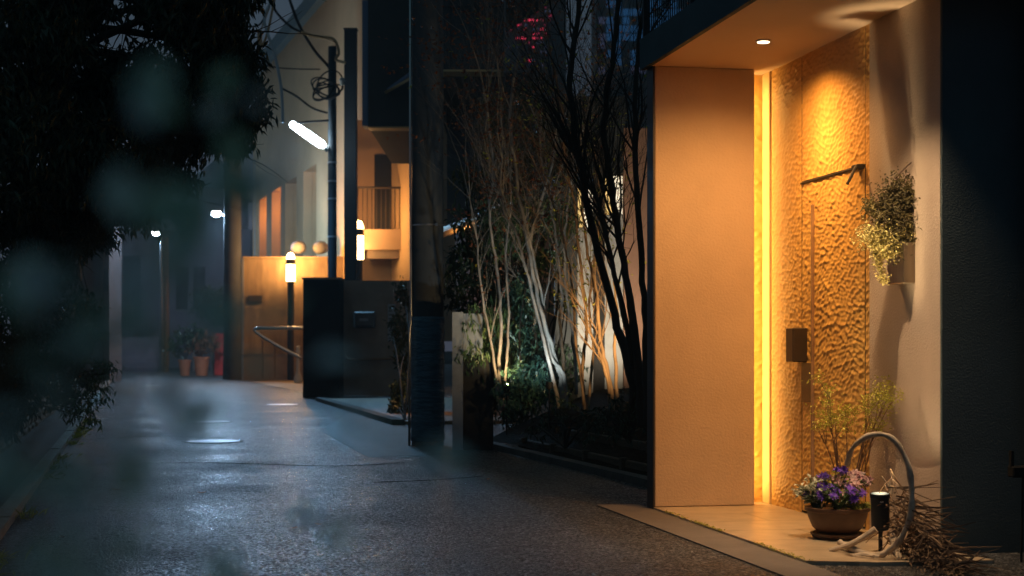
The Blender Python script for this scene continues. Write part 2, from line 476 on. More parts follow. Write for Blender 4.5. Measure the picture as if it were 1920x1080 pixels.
def carved_height(a, z, cw=.052, chh=.0245):
    """hand-gouged scoops: a along the wall, z up"""
    wa = a + (vnoise(a*7, z*7, 5)-.5)*.030 + (vnoise(a*2, z*2, 12)-.5)*.06
    wz = z + (vnoise(a*7+9, z*7, 6)-.5)*.022 + (vnoise(a*3.2+4, z*2.2, 13)-.5)*.15
    u, w = wa/cw, wz/chh
    iu, iw = np.floor(u), np.floor(w)
    best = np.full(a.shape, 9.0); second = np.full(a.shape, 9.0)
    for di in (-1, 0, 1):
        for dj in (-1, 0, 1):
            cx = iu+di+.5+.75*(hashn(iu+di, iw+dj, 1)-.5) + .5*np.mod(iw+dj, 2)-.25
            cz = iw+dj+.5+.6*(hashn(iu+di, iw+dj, 2)-.5)
            d = (u-cx)**2 + (w-cz)**2
            sm = d < best
            second = np.where(sm, best, np.minimum(second, d))
            best = np.where(sm, d, best)
    return np.clip(best, 0, .8)

def carved_sheet(mb, x, y0, y1, z0, z1, res=.008, amp=.014, axis='y', off=0.0):
    """a carved board standing at local x (axis 'y': along y, facing -x) or at local y=x (axis 'x': facing -y)"""
    n = max(2, int(abs(y1-y0)/res)); m = max(2, int((z1-z0)/res))
    A, Z = np.meshgrid(np.linspace(y0, y1, n+1), np.linspace(z0, z1, m+1))
    Hh = carved_height(A+off+40, Z+40)*amp
    Hh[:, 0] *= .2; Hh[:, -1] *= .2
    if axis == 'y': V = np.stack([x-Hh, A, Z], -1).reshape(-1, 3)
    else:           V = np.stack([A, x-Hh, Z], -1).reshape(-1, 3)
    fs = []
    w = n+1
    for j in range(m):
        for i in range(n):
            q = (j*w+i, j*w+i+1, (j+1)*w+i+1, (j+1)*w+i)
            fs.append(q)
    mb.add(V.tolist(), fs)

# ------------------------------------------------------------------ plants
def wander(rng, p, d, L, nseg, wob, lift=0.0):
    pts = [Vector(p)]; d = Vector(d).normalized()
    for i in range(nseg):
        d = (d + Vector((rng.uniform(-1,1), rng.uniform(-1,1), rng.uniform(-1,1)+lift))*wob).normalized()
        pts.append(pts[-1] + d*L/nseg)
    return pts, d

def grow(mb, rng, p, d, L, r, depth, tips, wob=.16, lift=.25, n=5, spread=.75, kids=(2, 3)):
    nseg = 4 if depth else 3
    pts, dd = wander(rng, p, d, L, nseg, wob, lift)
    rr = [r*(1-.55*i/nseg) for i in range(nseg+1)]
    mb.tube(pts, rr, max(3, n), rng.random())
    if depth == 0:
        tips.append((pts[-1], dd)); tips.append((pts[-2], dd))
        return
    for k in range(rng.randint(*kids)):
        i = rng.randint(1, nseg)
        nd = (dd + Vector((rng.uniform(-1,1), rng.uniform(-1,1), rng.uniform(-.6,1)))*spread).normalized()
        grow(mb, rng, pts[i], nd, L*rng.uniform(.5, .75), rr[i]*.62, depth-1, tips, wob*1.1, lift, n-1, spread, kids)
    grow(mb, rng, pts[-1], dd, L*.7, rr[-1]*.9, depth-1, tips, wob*1.1, lift, n-1, spread, kids)

def smooth_path(pts, k=4):
    pts = [Vector(p) for p in pts]; out = []
    for i in range(len(pts)-1):
        p0, p1, p2, p3 = pts[max(i-1,0)], pts[i], pts[i+1], pts[min(i+2, len(pts)-1)]
        for j in range(k):
            t = j/k
            out.append(.5*((2*p1)+(p2-p0)*t+(2*p0-5*p1+4*p2-p3)*t*t+(3*p1-p0-3*p2+p3)*t**3))
    out.append(pts[-1])
    return out

def leaf_blobs(mb, rng, blobs, size, aspect=.36, droop=.6, cluster=7, edge=.75, step=.4):
    """leaf sprays spread through the volume of ellipsoids (centre, radius xyz, number of leaves)"""
    for c, rad, cnt in blobs:
        c = Vector(c)
        for k in range(max(1, cnt//cluster)):
            while True:
                q = Vector((rng.uniform(-1,1), rng.uniform(-1,1), rng.uniform(-1,1)))
                if q.length < 1: break
            q = q * (edge + (1-edge)*rng.random()) if rng.random() < .5 else q
            base = c + Vector((q.x*rad[0], q.y*rad[1], q.z*rad[2]))
            ax = Vector((rng.uniform(-1,1), rng.uniform(-1,1), rng.uniform(-.8,.5)-droop*.4)).normalized()
            tnt = rng.random()
            for j in range(cluster):
                p = base + ax*size*step*(j-cluster/2) + Vector((rng.uniform(-1,1), rng.uniform(-1,1), rng.uniform(-1,1)))*size*.35
                d = (ax + Vector((rng.uniform(-1,1), rng.uniform(-1,1), rng.uniform(-.9,.7)-droop))*.9)
                u = Vector((rng.uniform(-.7,.7), rng.uniform(-.7,.7), 1))
                L = size*rng.uniform(.7, 1.25)
                mb.leaf(p, d, u, L, L*aspect*rng.uniform(.8, 1.2), min(1, max(0, tnt*.6+rng.random()*.4)))

def pxblob(px, py, Y, rpx, cnt, ry=None, depth=1.0):
    r = rpx/F*Y
    return (P(px, py, Y), (r, r*depth, (ry or rpx)/F*Y), cnt)

# ------------------------------------------------------------------ the setting: ground, road, kerbs
SD = Vector((-.235, .972, 0)).normalized()          # direction of the street, away from the camera
SR = Vector((SD.y, -SD.x, 0))                       # to its right
LK = Vector((-2.98, 9.3, 0))                        # a point of the left kerb

def strip(name, pts, z, mat, zb=None, kind='structure'):
    mb = MB(); n = len(pts)
    top = [(p[0], p[1], z) for p in pts]
    if zb is None:
        mb.add(top, [tuple(range(n))])
    else:
        mb.add(top + [(p[0], p[1], zb) for p in pts], [tuple(range(n))] + [(i, i+n, (i+1)%n+n, (i+1)%n) for i in range(n)])
    o = mb.build(name, mat)
    if kind: o['kind'] = kind
    return o

strip('ground', [(-400,-60),(400,-60),(400,900),(-400,900)], -.03, M['soil'])
strip('road', [(-30,-12),(30,-12),(30,110),(-40,110)], 0.0, M['asphalt'])

def along(t, r=0, z=0):
    p = LK + SD*t + SR*r
    return Vector((p.x, p.y, z))

# left kerb stones, gutter strip and low wall
mb = MB()
rng = random.Random(4)
t = -9.0
while t < 50:
    L = .6
    a, b, c, d = along(t+.004, -.10), along(t+L-.004, -.10), along(t+L-.004, 0), along(t+.004, 0)
    h = .055 + rng.uniform(-.004, .004)
    vs = [(*q.xy, 0) for q in (a, d, c, b)] + [(*q.xy, h) for q in (a, d, c, b)]
    mb.add(vs, [(4,5,6,7),(0,1,5,4),(1,2,6,5),(2,3,7,6),(3,0,4,7)])
    t += L
o = mb.build('kerb', M['kerb']); o['kind'] = 'structure'
o = strip('pavement', [along(-9,-.55), along(-9,-.10), along(50,-.10), along(50,-.55)], .045, M['apron'], 0)

# right-hand kerb of the planted bed
KB = [Vector((1.15, 10.95, 0)), Vector((1.037, 11.84, 0)), Vector((-.346, 16.9, 0))]
mb = MB()
for a, b in zip(KB[:-1], KB[1:]):
    d = (b-a).normalized(); s = Vector((d.y, -d.x, 0))
    n = max(1, int((b-a).length/.6))
    for i in range(n):
        p, q = a+(b-a)*(i/n)+d*.003, a+(b-a)*((i+1)/n)-d*.003
        vs = [p, q, q+s*.12, p+s*.12]
        vs = [(v.x, v.y, 0) for v in vs] + [(v.x, v.y, .06) for v in vs]
        mb.add(vs, [(4,7,6,5),(0,4,5,1),(1,5,6,2),(2,6,7,3),(3,7,4,0)])
o = mb.build('bed_kerb', M['kerb_dark']); o['kind'] = 'structure'

# concrete patch in front of the pole, brick path and its edging
pt = [G(600,808), G(690,858), G(905,852), G(840,812), G(740,800), G(655,775)]
strip('pavement_patch', [(p.x, p.y) for p in pt], .004, M['patch'])
pa, pb = G(592,752), G(735,797)
dd = (pb-pa).normalized(); ss = Vector((-dd.y, dd.x, 0))
o = strip('brick_path', [(p.x, p.y) for p in (pa+ss*.2, pb+ss*.2, pb+ss*3.2, pa+ss*3.2)], .05, M['brick_path'], 0)
mb = MB()
for i in range(14):
    p, q = pa+(pb-pa)*(i/14)+dd*.006, pa+(pb-pa)*((i+1)/14)-dd*.006
    vs = [p, q, q+ss*.18, p+ss*.18]
    mb.add([(v.x, v.y, 0) for v in vs]+[(v.x, v.y, .075) for v in vs], [(4,5,6,7),(0,1,5,4),(1,2,6,5),(2,3,7,6),(3,0,4,7)])
o = mb.build('path_kerb', M['kerb_dark']); o['kind'] = 'structure'
pt = [G(455,713), G(600,716), G(566,746), G(500,722)]
strip('forecourt', [(p.x, p.y) for p in (G(470,715), G(610,709), G(640,738), G(568,735))], .006, M['brick_path'])

M['tar'] = material('tar', (.010, .011, .013), .95, bump=.4, bscale=40, spec=.03)
rng = random.Random(77)
for pts in (((150,825),(300,818),(420,822)),((225,768),(380,764)),((120,872),(380,868),(620,874),(760,868)),((700,905),(820,900),(905,893))):
    path = smooth_path([G(*p) for p in pts], 6); mb = MB()
    for a, b in zip(path[:-1], path[1:]):
        d = (b-a).normalized(); q = Vector((-d.y, d.x, 0)); w0, w1 = rng.uniform(.012,.035), rng.uniform(.012,.035)
        mb.add([(*(a-q*w0).xy,.0025),(*(b-q*w1).xy,.0025),(*(b+q*w1).xy,.0025),(*(a+q*w0).xy,.0025)], [(0,1,2,3)])
    o = mb.build('road_seam', M['tar']); o['kind'] = 'structure'

# ------------------------------------------------------------------ the lit entrance house
HO = Vector((.932, 10.2, 0)); HR = math.radians(11.3)
house = thing('entrance_house', 'house entrance with lit orange plaster fin, canopy and hand carved wooden door wall', 'house', HO, HR)
HW = WM[house.name]
def HL(x, y, z=0): return HW @ Vector((x, y, z))
WX = .82                                             # the plane of the door wall
ZS = 2.90                                            # the underside of the canopy

MB().bbox((0, 0, .02), (.684, .12, ZS), .006).build('fin_wall', M['plaster'], house, True)
MB().box((-.012, .0, 0), (-.001, .14, ZS+.02)).build('edge_trim', M['black'], house, True)  # black strip paints the fin's shadowed side
can = MB().bbox((-.02, -2.75, ZS), (2.4, .16, ZS+.16), .004).box((.5, .1602, ZS+.001), (2.4, .45, ZS+.158)).build('canopy', M['soffit'], house, True)
MB().box((-.055, -2.76, ZS-.004), (-.022, .17, ZS+.2)).box((-.0219, -2.76, ZS+.164), (.3, .17, ZS+.2)).build('fascia', M['dark_plaster'], house, True)
# carved boards
yd0, yd1, zd = -.49, -1.45, 2.09
mb = MB(); carved_sheet(mb, WX, .045, yd0+.004, .02, ZS, .0075)
mb.build('carved_panel', M['carved'], house, True, True)
mb = MB(); carved_sheet(mb, WX, yd0-.004, yd1, zd+.02, ZS, .0075)
mb.build('carved_panel', M['carved'], house, True, True)
mb = MB(); carved_sheet(mb, WX, yd1-.004, -1.514, .02, ZS, .0075)
mb.build('carved_panel', M['carved'], house, True, True)
mb = MB(); carved_sheet(mb, .21, .45, WX+.02, .02, ZS, .01, .018, 'x', 3)
mb.build('carved_panel', M['carved'], house, True, True)
MB().box((WX+.02, .23, 0), (WX+.06, -1.52, ZS)).build('wall_core', M['black'], house, True)
MB().bbox((WX-.014, .05, .02), (WX+.018, .185, ZS), .003).build('batten', M['batten'], house, True)
door = MB(); carved_sheet(door, WX, yd0-.006, yd1+.006, .035, zd, .0075, off=1.3)
door = door.build('door', M['carved'], house, True, True)
MB().bbox((WX-.014, -.685, .10), (WX-.002, -.70, 1.94), .003).build('pull_batten', M['bark_warm'], door, True)
MB().bbox((WX-.10, -.585, .97), (WX-.0, -.465, 1.185), .006).build('handle', M['bronze'], door, True)
MB().box((WX-.014, -.51, .72), (WX-.004, -.68, .965)).build('kick_plate', M['bronze'], door, True)
c_ = MB(); c_.bbox((WX-.012, -1.36, zd+.002), (WX+.002, -.485, zd+.014), .003)
c_.bbox((WX-.05, -1.45, zd-.008), (WX-.005, -1.36, zd+.02), .004)
c_.tube([HW.inverted() @ HL(WX-.05, -1.44, zd+.01), HW.inverted() @ HL(WX-.12, -1.47, zd-.10)], .009, 6)
c_.build('door_closer', M['black'], door, True)
# plastered wall beside the door, and the dark wall round the corner
MB().box((WX-.006, -2.38, 0), (WX+.25, -1.517, ZS)).build('plaster_wall', M['plaster_grey'], house, True)
MB().box((WX-.0055, -2.402, 0), (2.6, -2.382, ZS+1.6)).build('side_wall', M['dark_plaster'], house, True)  # shade of the unlit corner put into the plaster colour
# window with a square lattice in the dark wall
wf = MB()
for i in range(17): wf.box((1.225, -2.545, .45+i*.145), (1.65, -2.53, .458+i*.145))
for i in range(4): wf.box((1.252+i*.11, -2.56, .40), (1.262+i*.11, -2.546, 3.0))
wl_ = wf.build('window_lattice', M['black'], house, True)
MB().box((1.24, -2.527, .45), (1.7, -2.503, 3.0)).build('pane', M['blue_pane_dark'], wl_, True)
# lamp recessed in the canopy
dl = MB().lathe([(.0, 0), (.043, 0), (.047, .004), (.047, .01)], (.40, -.926, ZS-.009), 24).build('downlight', M['white_mark'], house, True, True)
MB().lathe([(.0, 0), (.036, 0), (.036, .003)], (.40, -.926, ZS-.0125), 24).build('lens', M['em_lens'], dl, True)
dl2 = MB().lathe([(.0, 0), (.043, 0), (.047, .004), (.047, .01)], (.28, -2.50, ZS-.009), 24).build('downlight', M['white_mark'], house, True, True)
MB().lathe([(.0, 0), (.036, 0), (.036, .003)], (.28, -2.50, ZS-.0125), 24).build('lens', M['em_lens'], dl2, True)
lamp('SPOT', HL(.40, -.926, ZS-.02), (1.0, .60, .18), 75, HL(.80, -.84, 1.6), .03, 66, .9, name='downlight_beam')
lamp('SPOT', HL(.40, -.926, ZS-.02), WARM, 165, HL(.36, -.7, 0), .03, 150, 1, name='downlight_spill')
lamp('SPOT', HL(.26, -2.50, ZS-.02), (1.0, .66, .36), 310, HL(.44, -1.85, 0), .03, 74, 1, name='front_downlight_beam')
lamp('SPOT', HL(.30, -2.55, ZS-.02), (1.0, .45, .13), 165, HL(.28, 0, 1.4), .03, 62, 1, name='fin_beam')  # extra unseen beam added to light the fin
# strip of light hidden behind the fin
MB().box((.655, .125, .05), (.668, .145, ZS-.03)).build('light_strip', M['em_led_warm'], house, True)
s_ = lamp('AREA', HL(.675, .145, ZS/2), (1.0, .58, .16), 10, HL(1.2, .10, ZS/2), 2.7, sizey=.02, name='strip_glow')
s_.rotation_euler = (math.radians(90), math.radians(-90), 0)
mw = Matrix.Identity(3)
zax = -(HW.to_3x3() @ Vector((1, -.25, 0))).normalized(); xax = Vector((0, 0, 1)); yax = zax.cross(xax)
s_.rotation_euler = Matrix((xax, yax, zax)).transposed().to_euler()

# paving of the entrance and the apron strip in front of it
def house_strip(name, pts, z, mat, zb):
    mb = MB(); n = len(pts)
    mb.add([(p[0], p[1], z) for p in pts]+[(p[0], p[1], zb) for p in pts],
           [tuple(range(n))]+[(i, i+n, (i+1)%n+n, (i+1)%n) for i in range(n)])
    o = mb.build(name, mat); o.location = HO; o.rotation_euler = (0, 0, HR); o['kind'] = 'structure'
    return o
house_strip('entrance_paving', [(-.01,.12),(-.01,-2.62),(.30,-2.74),(.9,-2.78),(WX+.02,-2.3),(WX+.02,.23)][::-1][::-1], .02, M['tile'], 0)
house_strip('apron', [(-.30,.35),(-.27,-3.4),(-.011,-3.4),(-.011,.35)], .008, M['apron'], 0)

# mesh railing on the canopy roof
rail = thing('mesh_railing', 'dark wire mesh railing standing on the canopy roof', 'railing', HL(.04, -1.2, ZS+.2), HR)
mb = MB()
for i in range(66): mb.box((-.003, -1.55+i*.047, .05), (.003, -1.546+i*.047, 1.1))
for k in range(9): mb.box((.0032, -1.55, .06+k*.13), (.008, 1.55, .066+k*.13))
mb.build('mesh_panel', M['steel'], rail, True)
for i in range(4): MB().box((-.02, -1.56+i*1.03, 0), (.02, -1.53+i*1.03, 1.15)).build('post', M['steel'], rail, True)

# small dark box on a stake in front of the dark wall
st = thing('stake_lamp', 'unlit small box lamp on a thin stake by the dark corner wall', 'lamp', HL(1.06, -2.75), HR)
MB().tube([HL(1.06,-2.75,0), HL(1.07,-2.75,.42)], .006, 6).build('stake', M['block'], st)
MB().bbox((-.06,-.03,.42), (.06,.03,.475), .006).box((-.06,-.012,.475), (-.045,.012,.55)).build('lamp_head', M['block'], st, True)
# low dark planter trough at the right edge
tr = MB().bbox((1.26,-2.95,0), (1.9,-2.62,.40), .015)
tr.v = [tuple(HL(*p)) for p in tr.v]
tag(tr.build('trough', M['black'], origin=HL(1.5,-2.8)), 'black trough under the lattice window at the dark wall', 'trough')

# ------------------------------------------------------------------ flower bowl and its plants
PC = HL(.50, -1.80, .022)
pot = thing('flower_bowl', 'round brown clay bowl full of flowers on the entrance paving', 'flower pot', PC)
MB().lathe([(.07,.025),(.105,.03),(.135,.06),(.158,.115),(.165,.145),(.176,.15),(.178,.168),(.166,.17),(.155,.15),(.0,.145)], PC, 36).build('bowl', M['pot'], pot, smooth='auto')
MB().lathe([(.0,.0),(.125,.0),(.145,.02),(.148,.03),(.136,.03),(.12,.014),(.0,.014)], PC, 32).build('saucer', M['pot'], pot, smooth='auto')
MB().lathe([(.0,.146),(.154,.147),(.0,.152)], PC, 20).build('soil', M['soil'], pot)

rng = random.Random(11)
def flower_plant(name, label, cat, base, stems, petal, leafm, fl, ps, spread, hgt, npet, nleaf, lsize, fsz=.022):
    t = thing(name, label, cat, base)
    st, lf, pe = MB(), MB(), MB()
    for k in range(stems):
        a = rng.uniform(0, 2*math.pi); s = spread*math.sqrt(rng.random())
        tip = Vector(base) + Vector((math.cos(a)*s, math.sin(a)*s, hgt*rng.uniform(.55, 1)*(1-.35*s/spread)))
        mid = (Vector(base)+tip)/2 + Vector((0,0,.02))
        pts = smooth_path([base, mid, tip], 3)
        st.tube(pts, [.0022]*len(pts), 4, rng.random())
        for j in range(nleaf):
            q = pts[rng.randint(2, len(pts)-1)] + Vector((rng.uniform(-1,1), rng.uniform(-1,1), rng.uniform(-.8,.4)))*.016
            lf.leaf(q, (rng.uniform(-1,1), rng.uniform(-1,1), rng.uniform(-.3,.6)), (rng.uniform(-.5,.5), rng.uniform(-.5,.5), 1), lsize*rng.uniform(.6,1.2), lsize*.55, rng.random())
        if k < fl:
            face = (Vector((0, -.65, .55)) + Vector((rng.uniform(-.6,.6), rng.uniform(-.3,.3), rng.uniform(-.3,.4)))).normalized()
            e1 = face.orthogonal().normalized(); e2 = face.cross(e1)
            for ring in range(2):
                for j in range(npet):
                    t_ = 2*math.pi*(j+.5*ring)/npet
                    d = e1*math.cos(t_)+e2*math.sin(t_)+face*(.25+.5*ring)
                    pe.leaf(tip, d, face, fsz*rng.uniform(.85,1.2)*(1-.2*ring), fsz*ps, rng.random(), .15)
    st.build('stem', M['leaf_green'], t)
    lf.build('foliage', leafm, t)
    if fl: pe.build('blossom', petal, t)
    return t
top = PC + Vector((0,0,.15))
flower_plant('violet_flower', 'violet blue blooms at the front of the brown bowl', 'flower', top+Vector((-.01,-.07,0)), 32, M['petal_violet'], M['leaf_green'], 16, .42, .13, .18, 9, 6, .038, .032)
flower_plant('violet_flower', 'tall violet blooms rising highest at the back of the brown bowl', 'flower', top+Vector((-.01,.03,0)), 30, M['petal_violet'], M['leaf_yellow'], 13, .42, .115, .285, 9, 6, .036, .033)
flower_plant('violet_flower', 'small violet blooms at the left rim of the brown bowl', 'flower', top+Vector((-.10,-.03,0)), 15, M['petal_violet'], M['leaf_green'], 5, .42, .08, .15, 8, 6, .034, .028)
flower_plant('silver_plant', 'pale silvery leaved plant spilling over the left of the bowl', 'plant', top+Vector((-.12,.01,0)), 36, None, M['leaf_silver'], 0, .4, .115, .21, 7, 9, .037)
flower_plant('pink_flower', 'pale pink blossoms at the right back of the bowl', 'flower', top+Vector((.09,.03,0)), 30, M['petal_pink'], M['leaf_green'], 26, .75, .11, .24, 5, 3, .03, .034)
flower_plant('trailing_plant', 'small leaved green plant hanging over the right rim of the bowl', 'plant', top+Vector((.10,-.07,-.01)), 40, None, M['leaf_yellow'], 0, .4, .10, .07, 7, 8, .02)

# yellow-green shrub behind the bowl
SB = HL(.66, -1.52, .02)
shrub = thing('small_shrub', 'thin yellow green shrub with bare reddish twigs behind the flower bowl', 'shrub', SB)
tw, lf, tips = MB(), MB(), []
for k in range(13):
    tgt = P(rng.uniform(1528, 1672), rng.uniform(728, 800), 8.55+rng.uniform(-.15,.2))
    b0 = SB + Vector((rng.uniform(-.05,.05), rng.uniform(-.05,.05), 0))
    mid = b0.lerp(tgt, .55) + Vector((rng.uniform(-.03,.03), 0, rng.uniform(.02,.06)))
    pts = smooth_path([b0, mid, tgt], 5)
    tw.tube(pts, [.005-.0035*i/len(pts) for i in range(len(pts))], 5, rng.random())
    for j in range(3):
        i = rng.randint(4, len(pts)-2)
        p2, _ = wander(rng, pts[i], (pts[-1]-pts[i]).normalized()+Vector((rng.uniform(-.8,.8), rng.uniform(-.5,.5), rng.uniform(0,.5))), .13, 3, .2)
        tw.tube(p2, [.0022,.002,.0016,.001], 4, rng.random())
        tips.append(p2[-1])
    tips.append(tgt)
for tp in tips:
    if tp.z < .58: continue
    for j in range(34):
        q = tp + Vector((rng.gauss(0,.022), rng.gauss(0,.022), rng.gauss(0,.022)))
        lf.leaf(q, (rng.uniform(-1,1), rng.uniform(-1,1), rng.uniform(-.2,1)), (0,.3,1), rng.uniform(.015,.026), .011, .35+.65*rng.random())
tw.build('twigs', M['bark_warm'], shrub)
lf.build('foliage', M['leaf_yellow'], shrub)

# ------------------------------------------------------------------ driftwood, twigs and the black spotlight
def px_path(pts, Y):
    return [P(a, b, Y if len(c) == 0 else c[0]) for a, b, *c in pts]
pts = smooth_path(px_path([(1588,872,7.86),(1600,838,7.78),(1636,815,7.7),(1672,822,7.68),(1699,862,7.66),(1709,915,7.66),(1707,965,7.66),(1690,1008,7.68),(1664,1034,7.72),(1640,1042,7.78),(1600,1030,7.92),(1575,1017,8.05)], 8), 5)
n = len(pts)
mb = MB().tube(pts, [.0125+.0022*math.sin(i*.9)+.0015*math.sin(i*2.3)+.005*(i/n) for i in range(n)], 9)
mb.tube(px_path([(1640,1042,7.78),(1655,1062,7.68)], 8), [.016,.011], 7)
tag(mb.build('driftwood_arch', M['drift'], smooth='auto', origin=P(1640,1042,7.82)), 'pale curved driftwood branch bent in a tall loop beside the black spotlight', 'driftwood')
pts = smooth_path(px_path([(1556,1032,7.98),(1600,1018,7.9),(1642,992,7.86)], 8), 5)
tag(MB().tube(pts, [.011+.007*i/len(pts) for i in range(len(pts))], 8).build('driftwood_stick', M['drift'], smooth='auto', origin=pts[0]), 'straight grey driftwood stick leaning up from the paving before the bowl', 'driftwood')
pts = smooth_path(px_path([(1588,1048,7.86),(1620,1040,7.8),(1650,1046,7.72)], 8), 5)
mb = MB().tube(pts, [.013]*len(pts), 8)
mb.tube([pts[6], pts[6]+Vector((.02,-.05,-.0))], .008, 6)
tag(mb.build('driftwood_stick', M['drift'], smooth='auto', origin=pts[0]), 'short thick driftwood stub lying lowest on the paving', 'driftwood')
pts = smooth_path(px_path([(1672,1000,7.95),(1680,1030,7.82),(1692,1068,7.6)], 8), 5)
tag(MB().tube(pts, [.02-.006*i/len(pts) for i in range(len(pts))], 8).build('driftwood_stick', M['drift'], smooth='auto', origin=pts[0]), 'grey driftwood log pointing towards the road under the spotlight', 'driftwood')
pts = smooth_path(px_path([(1655,940,8.32),(1670,925,8.32),(1668,905,8.32),(1676,893,8.32)], 8), 4)
mb = MB().tube(pts, [.012-.006*i/len(pts) for i in range(len(pts))], 7)
mb.tube(px_path([(1668,915,8.32),(1658,900,8.32),(1653,893,8.32)], 8), [.007,.005,.003], 6)
tag(mb.build('driftwood_fork', M['drift'], smooth='auto', origin=pts[0]), 'small forked driftwood tip showing above the black spotlight', 'driftwood')

tw = MB()
for k in range(420):
    a = rng.random()
    c = P(1668+118*a+rng.gauss(0,10), 0, 8.0).x
    Y = 8.05 - .75*a + rng.gauss(0,.06)
    hmax = .40*(1-a)**1.3 + .04
    p = Vector((c/8.0*Y, Y, .02 + hmax*rng.random()))
    d = Vector((rng.gauss(.55,.5), rng.gauss(-.3,.5), rng.gauss(-.35,.3)))
    pp, _ = wander(rng, p, d, rng.uniform(.08,.26), 3, .18)
    pp = [Vector((q.x, q.y, max(q.z, .012))) for q in pp]
    tw.tube(pp, [rng.uniform(.002,.005)]*3+[.0015], 4, rng.random())
for k in range(700):
    a = rng.random()
    Y = 8.0 - .8*a + rng.gauss(0,.08)
    p = Vector(((1668+125*a-960+rng.gauss(0,14))/F*Y, Y, .018 + .34*(1-a)**1.4*rng.random()))
    tw.leaf(p, (rng.uniform(-1,1), rng.uniform(-1,1), rng.uniform(-.4,.4)), (0,0,1), rng.uniform(.02,.04), .012, rng.random())
pp = smooth_path([P(1722,962,7.9), P(1755,1015,7.65), P(1795,1075,7.3)], 4)
tw.tube(pp, .008, 6, .7)
tag(tw.build('twig_heap', M['twig'], origin=P(1720,1040,7.8)), 'heap of dry twigs and dead leaves piled in the corner of the plaster wall', 'twigs', kind='stuff')

SL = P(1651, 990, 7.98)
spot = thing('garden_spotlight', 'black cylindrical spotlight on a stake shining up the plaster wall', 'spotlight', Vector((SL.x, SL.y, 0)))
tilt = Matrix.Translation(SL) @ Matrix.Rotation(math.radians(4), 4, 'X') @ Matrix.Rotation(math.radians(-2), 4, 'Y')
def tl(mb):
    mb.v = [tuple(tilt @ Vector(p)) for p in mb.v]; return mb
tl(MB().lathe([(.034,-.01),(.040,-.008),(.041,0),(.046,.006),(.047,.155),(.050,.158),(.050,.178),(.044,.178),(.043,.13),(.0,.125)], (0,0,0), 32)).build('lamp_body', M['steel'], spot, smooth='auto')
mk = MB()
for i in range(5):
    a = math.radians(258+i*4.6)
    for k in (0, 1):
        m_ = Matrix.Rotation(a, 4, 'Z')
        mk.box((.0473,-.0014,.138+k*.004), (.0476,.0012,.1405+k*.004), M=m_)
tl(mk).build('maker_mark', M['white_mark'], spot)
MB().tube([SL+Vector((0,0,-.005)), Vector((SL.x, SL.y, 0))], .011, 8).build('stake', M['black'], spot)
tl(MB().lathe([(.0,.134),(.040,.135),(.0,.138)], (0,0,0), 20)).build('lens', M['lens_dim'], spot)
LP = tilt @ Vector((0, 0, .15))
lamp('SPOT', LP, (1.0, .72, .38), 340, HL(WX-.13, -2.06, 1.6), .035, 21, 1, name='spotlight_beam')
lamp('SPOT', LP, CREAM, 9, HL(WX-.12, -2.0, 1.75), .012, 130, 1, name='spotlight_spill')

# ------------------------------------------------------------------ wall pocket with its hanging plant
WP = HL(WX-.008, -1.99, 1.52)
pk = MB()
ya, yb, za, zb2 = -1.90, -2.10, 1.40, 1.62
pk.bbox((WX-.075, yb, za), (WX-.008, ya, zb2), .004)
pk.v = [tuple(HL(*p)) for p in pk.v]
tag(pk.build('wall_pocket', M['pocket'], origin=WP), 'square metal planter pocket fixed to the plaster wall', 'planter')
hp = thing('hanging_plant', 'trailing plant with dark dry top spilling from the metal wall pocket', 'plant', HL(WX-.05, -2.0, 1.62))
lf, tw = MB(), MB()
hc = HL(WX-.05, -2.0, 1.64)
def spray(path, n, sp, size, t0, t1):
    for k in range(n):
        i = rng.random()*(len(path)-1); j = int(i); f = i-j
        q = path[j].lerp(path[min(j+1, len(path)-1)], f) + Vector((rng.gauss(0,sp), rng.gauss(0,sp*.8), rng.gauss(0,sp)))
        lf.leaf(q, (rng.uniform(-1,1), rng.uniform(-1,1), rng.uniform(-1,.4)), (rng.uniform(-1,1),-1,.5), size*rng.uniform(.6,1.3), size*.5, rng.uniform(t0,t1))
def wp(px, py, Y=8.35): return P(px, py, Y)
pathsets = [  # tint range paints shade on the top leaves, light on the lower
    ([wp(1693,465),wp(1690,400),wp(1692,345)], 900, .040, .022, 0, .25),
    ([wp(1693,465),wp(1665,400),wp(1672,360)], 750, .034, .020, 0, .2),
    ([wp(1690,460),wp(1645,400),wp(1628,385)], 420, .022, .018, .1, .5),
    ([wp(1690,450),wp(1650,430),wp(1615,445)], 560, .024, .018, .5, 1),
    ([wp(1685,450),wp(1650,450),wp(1668,478)], 650, .024, .019, .6, 1),
    ([wp(1640,455),wp(1645,490),wp(1660,528)], 300, .011, .017, .5, 1),
    ([wp(1690,440),wp(1712,435),wp(1730,445)], 520, .022, .018, .4, 1),
    ([wp(1700,380),wp(1716,360),wp(1722,410)], 420, .022, .020, 0, .3),
]
for pth, n, sp, sz, t0, t1 in [(a_, int(b_*2.2), c_*1.1, d_, e_, f_) for a_, b_, c_, d_, e_, f_ in pathsets]:
    pth = smooth_path(pth, 4)
    spray(pth, n, sp, sz, t0, t1)
    tw.tube([hc]+pth, .0025, 4, .3)
tw.tube([wp(1678,335), wp(1700,312), wp(1719,297)], [.005,.004,.003], 5, .1)
tw.build('stem', M['twig'], hp)
lf.build('foliage', M['leaf_trail'], hp)

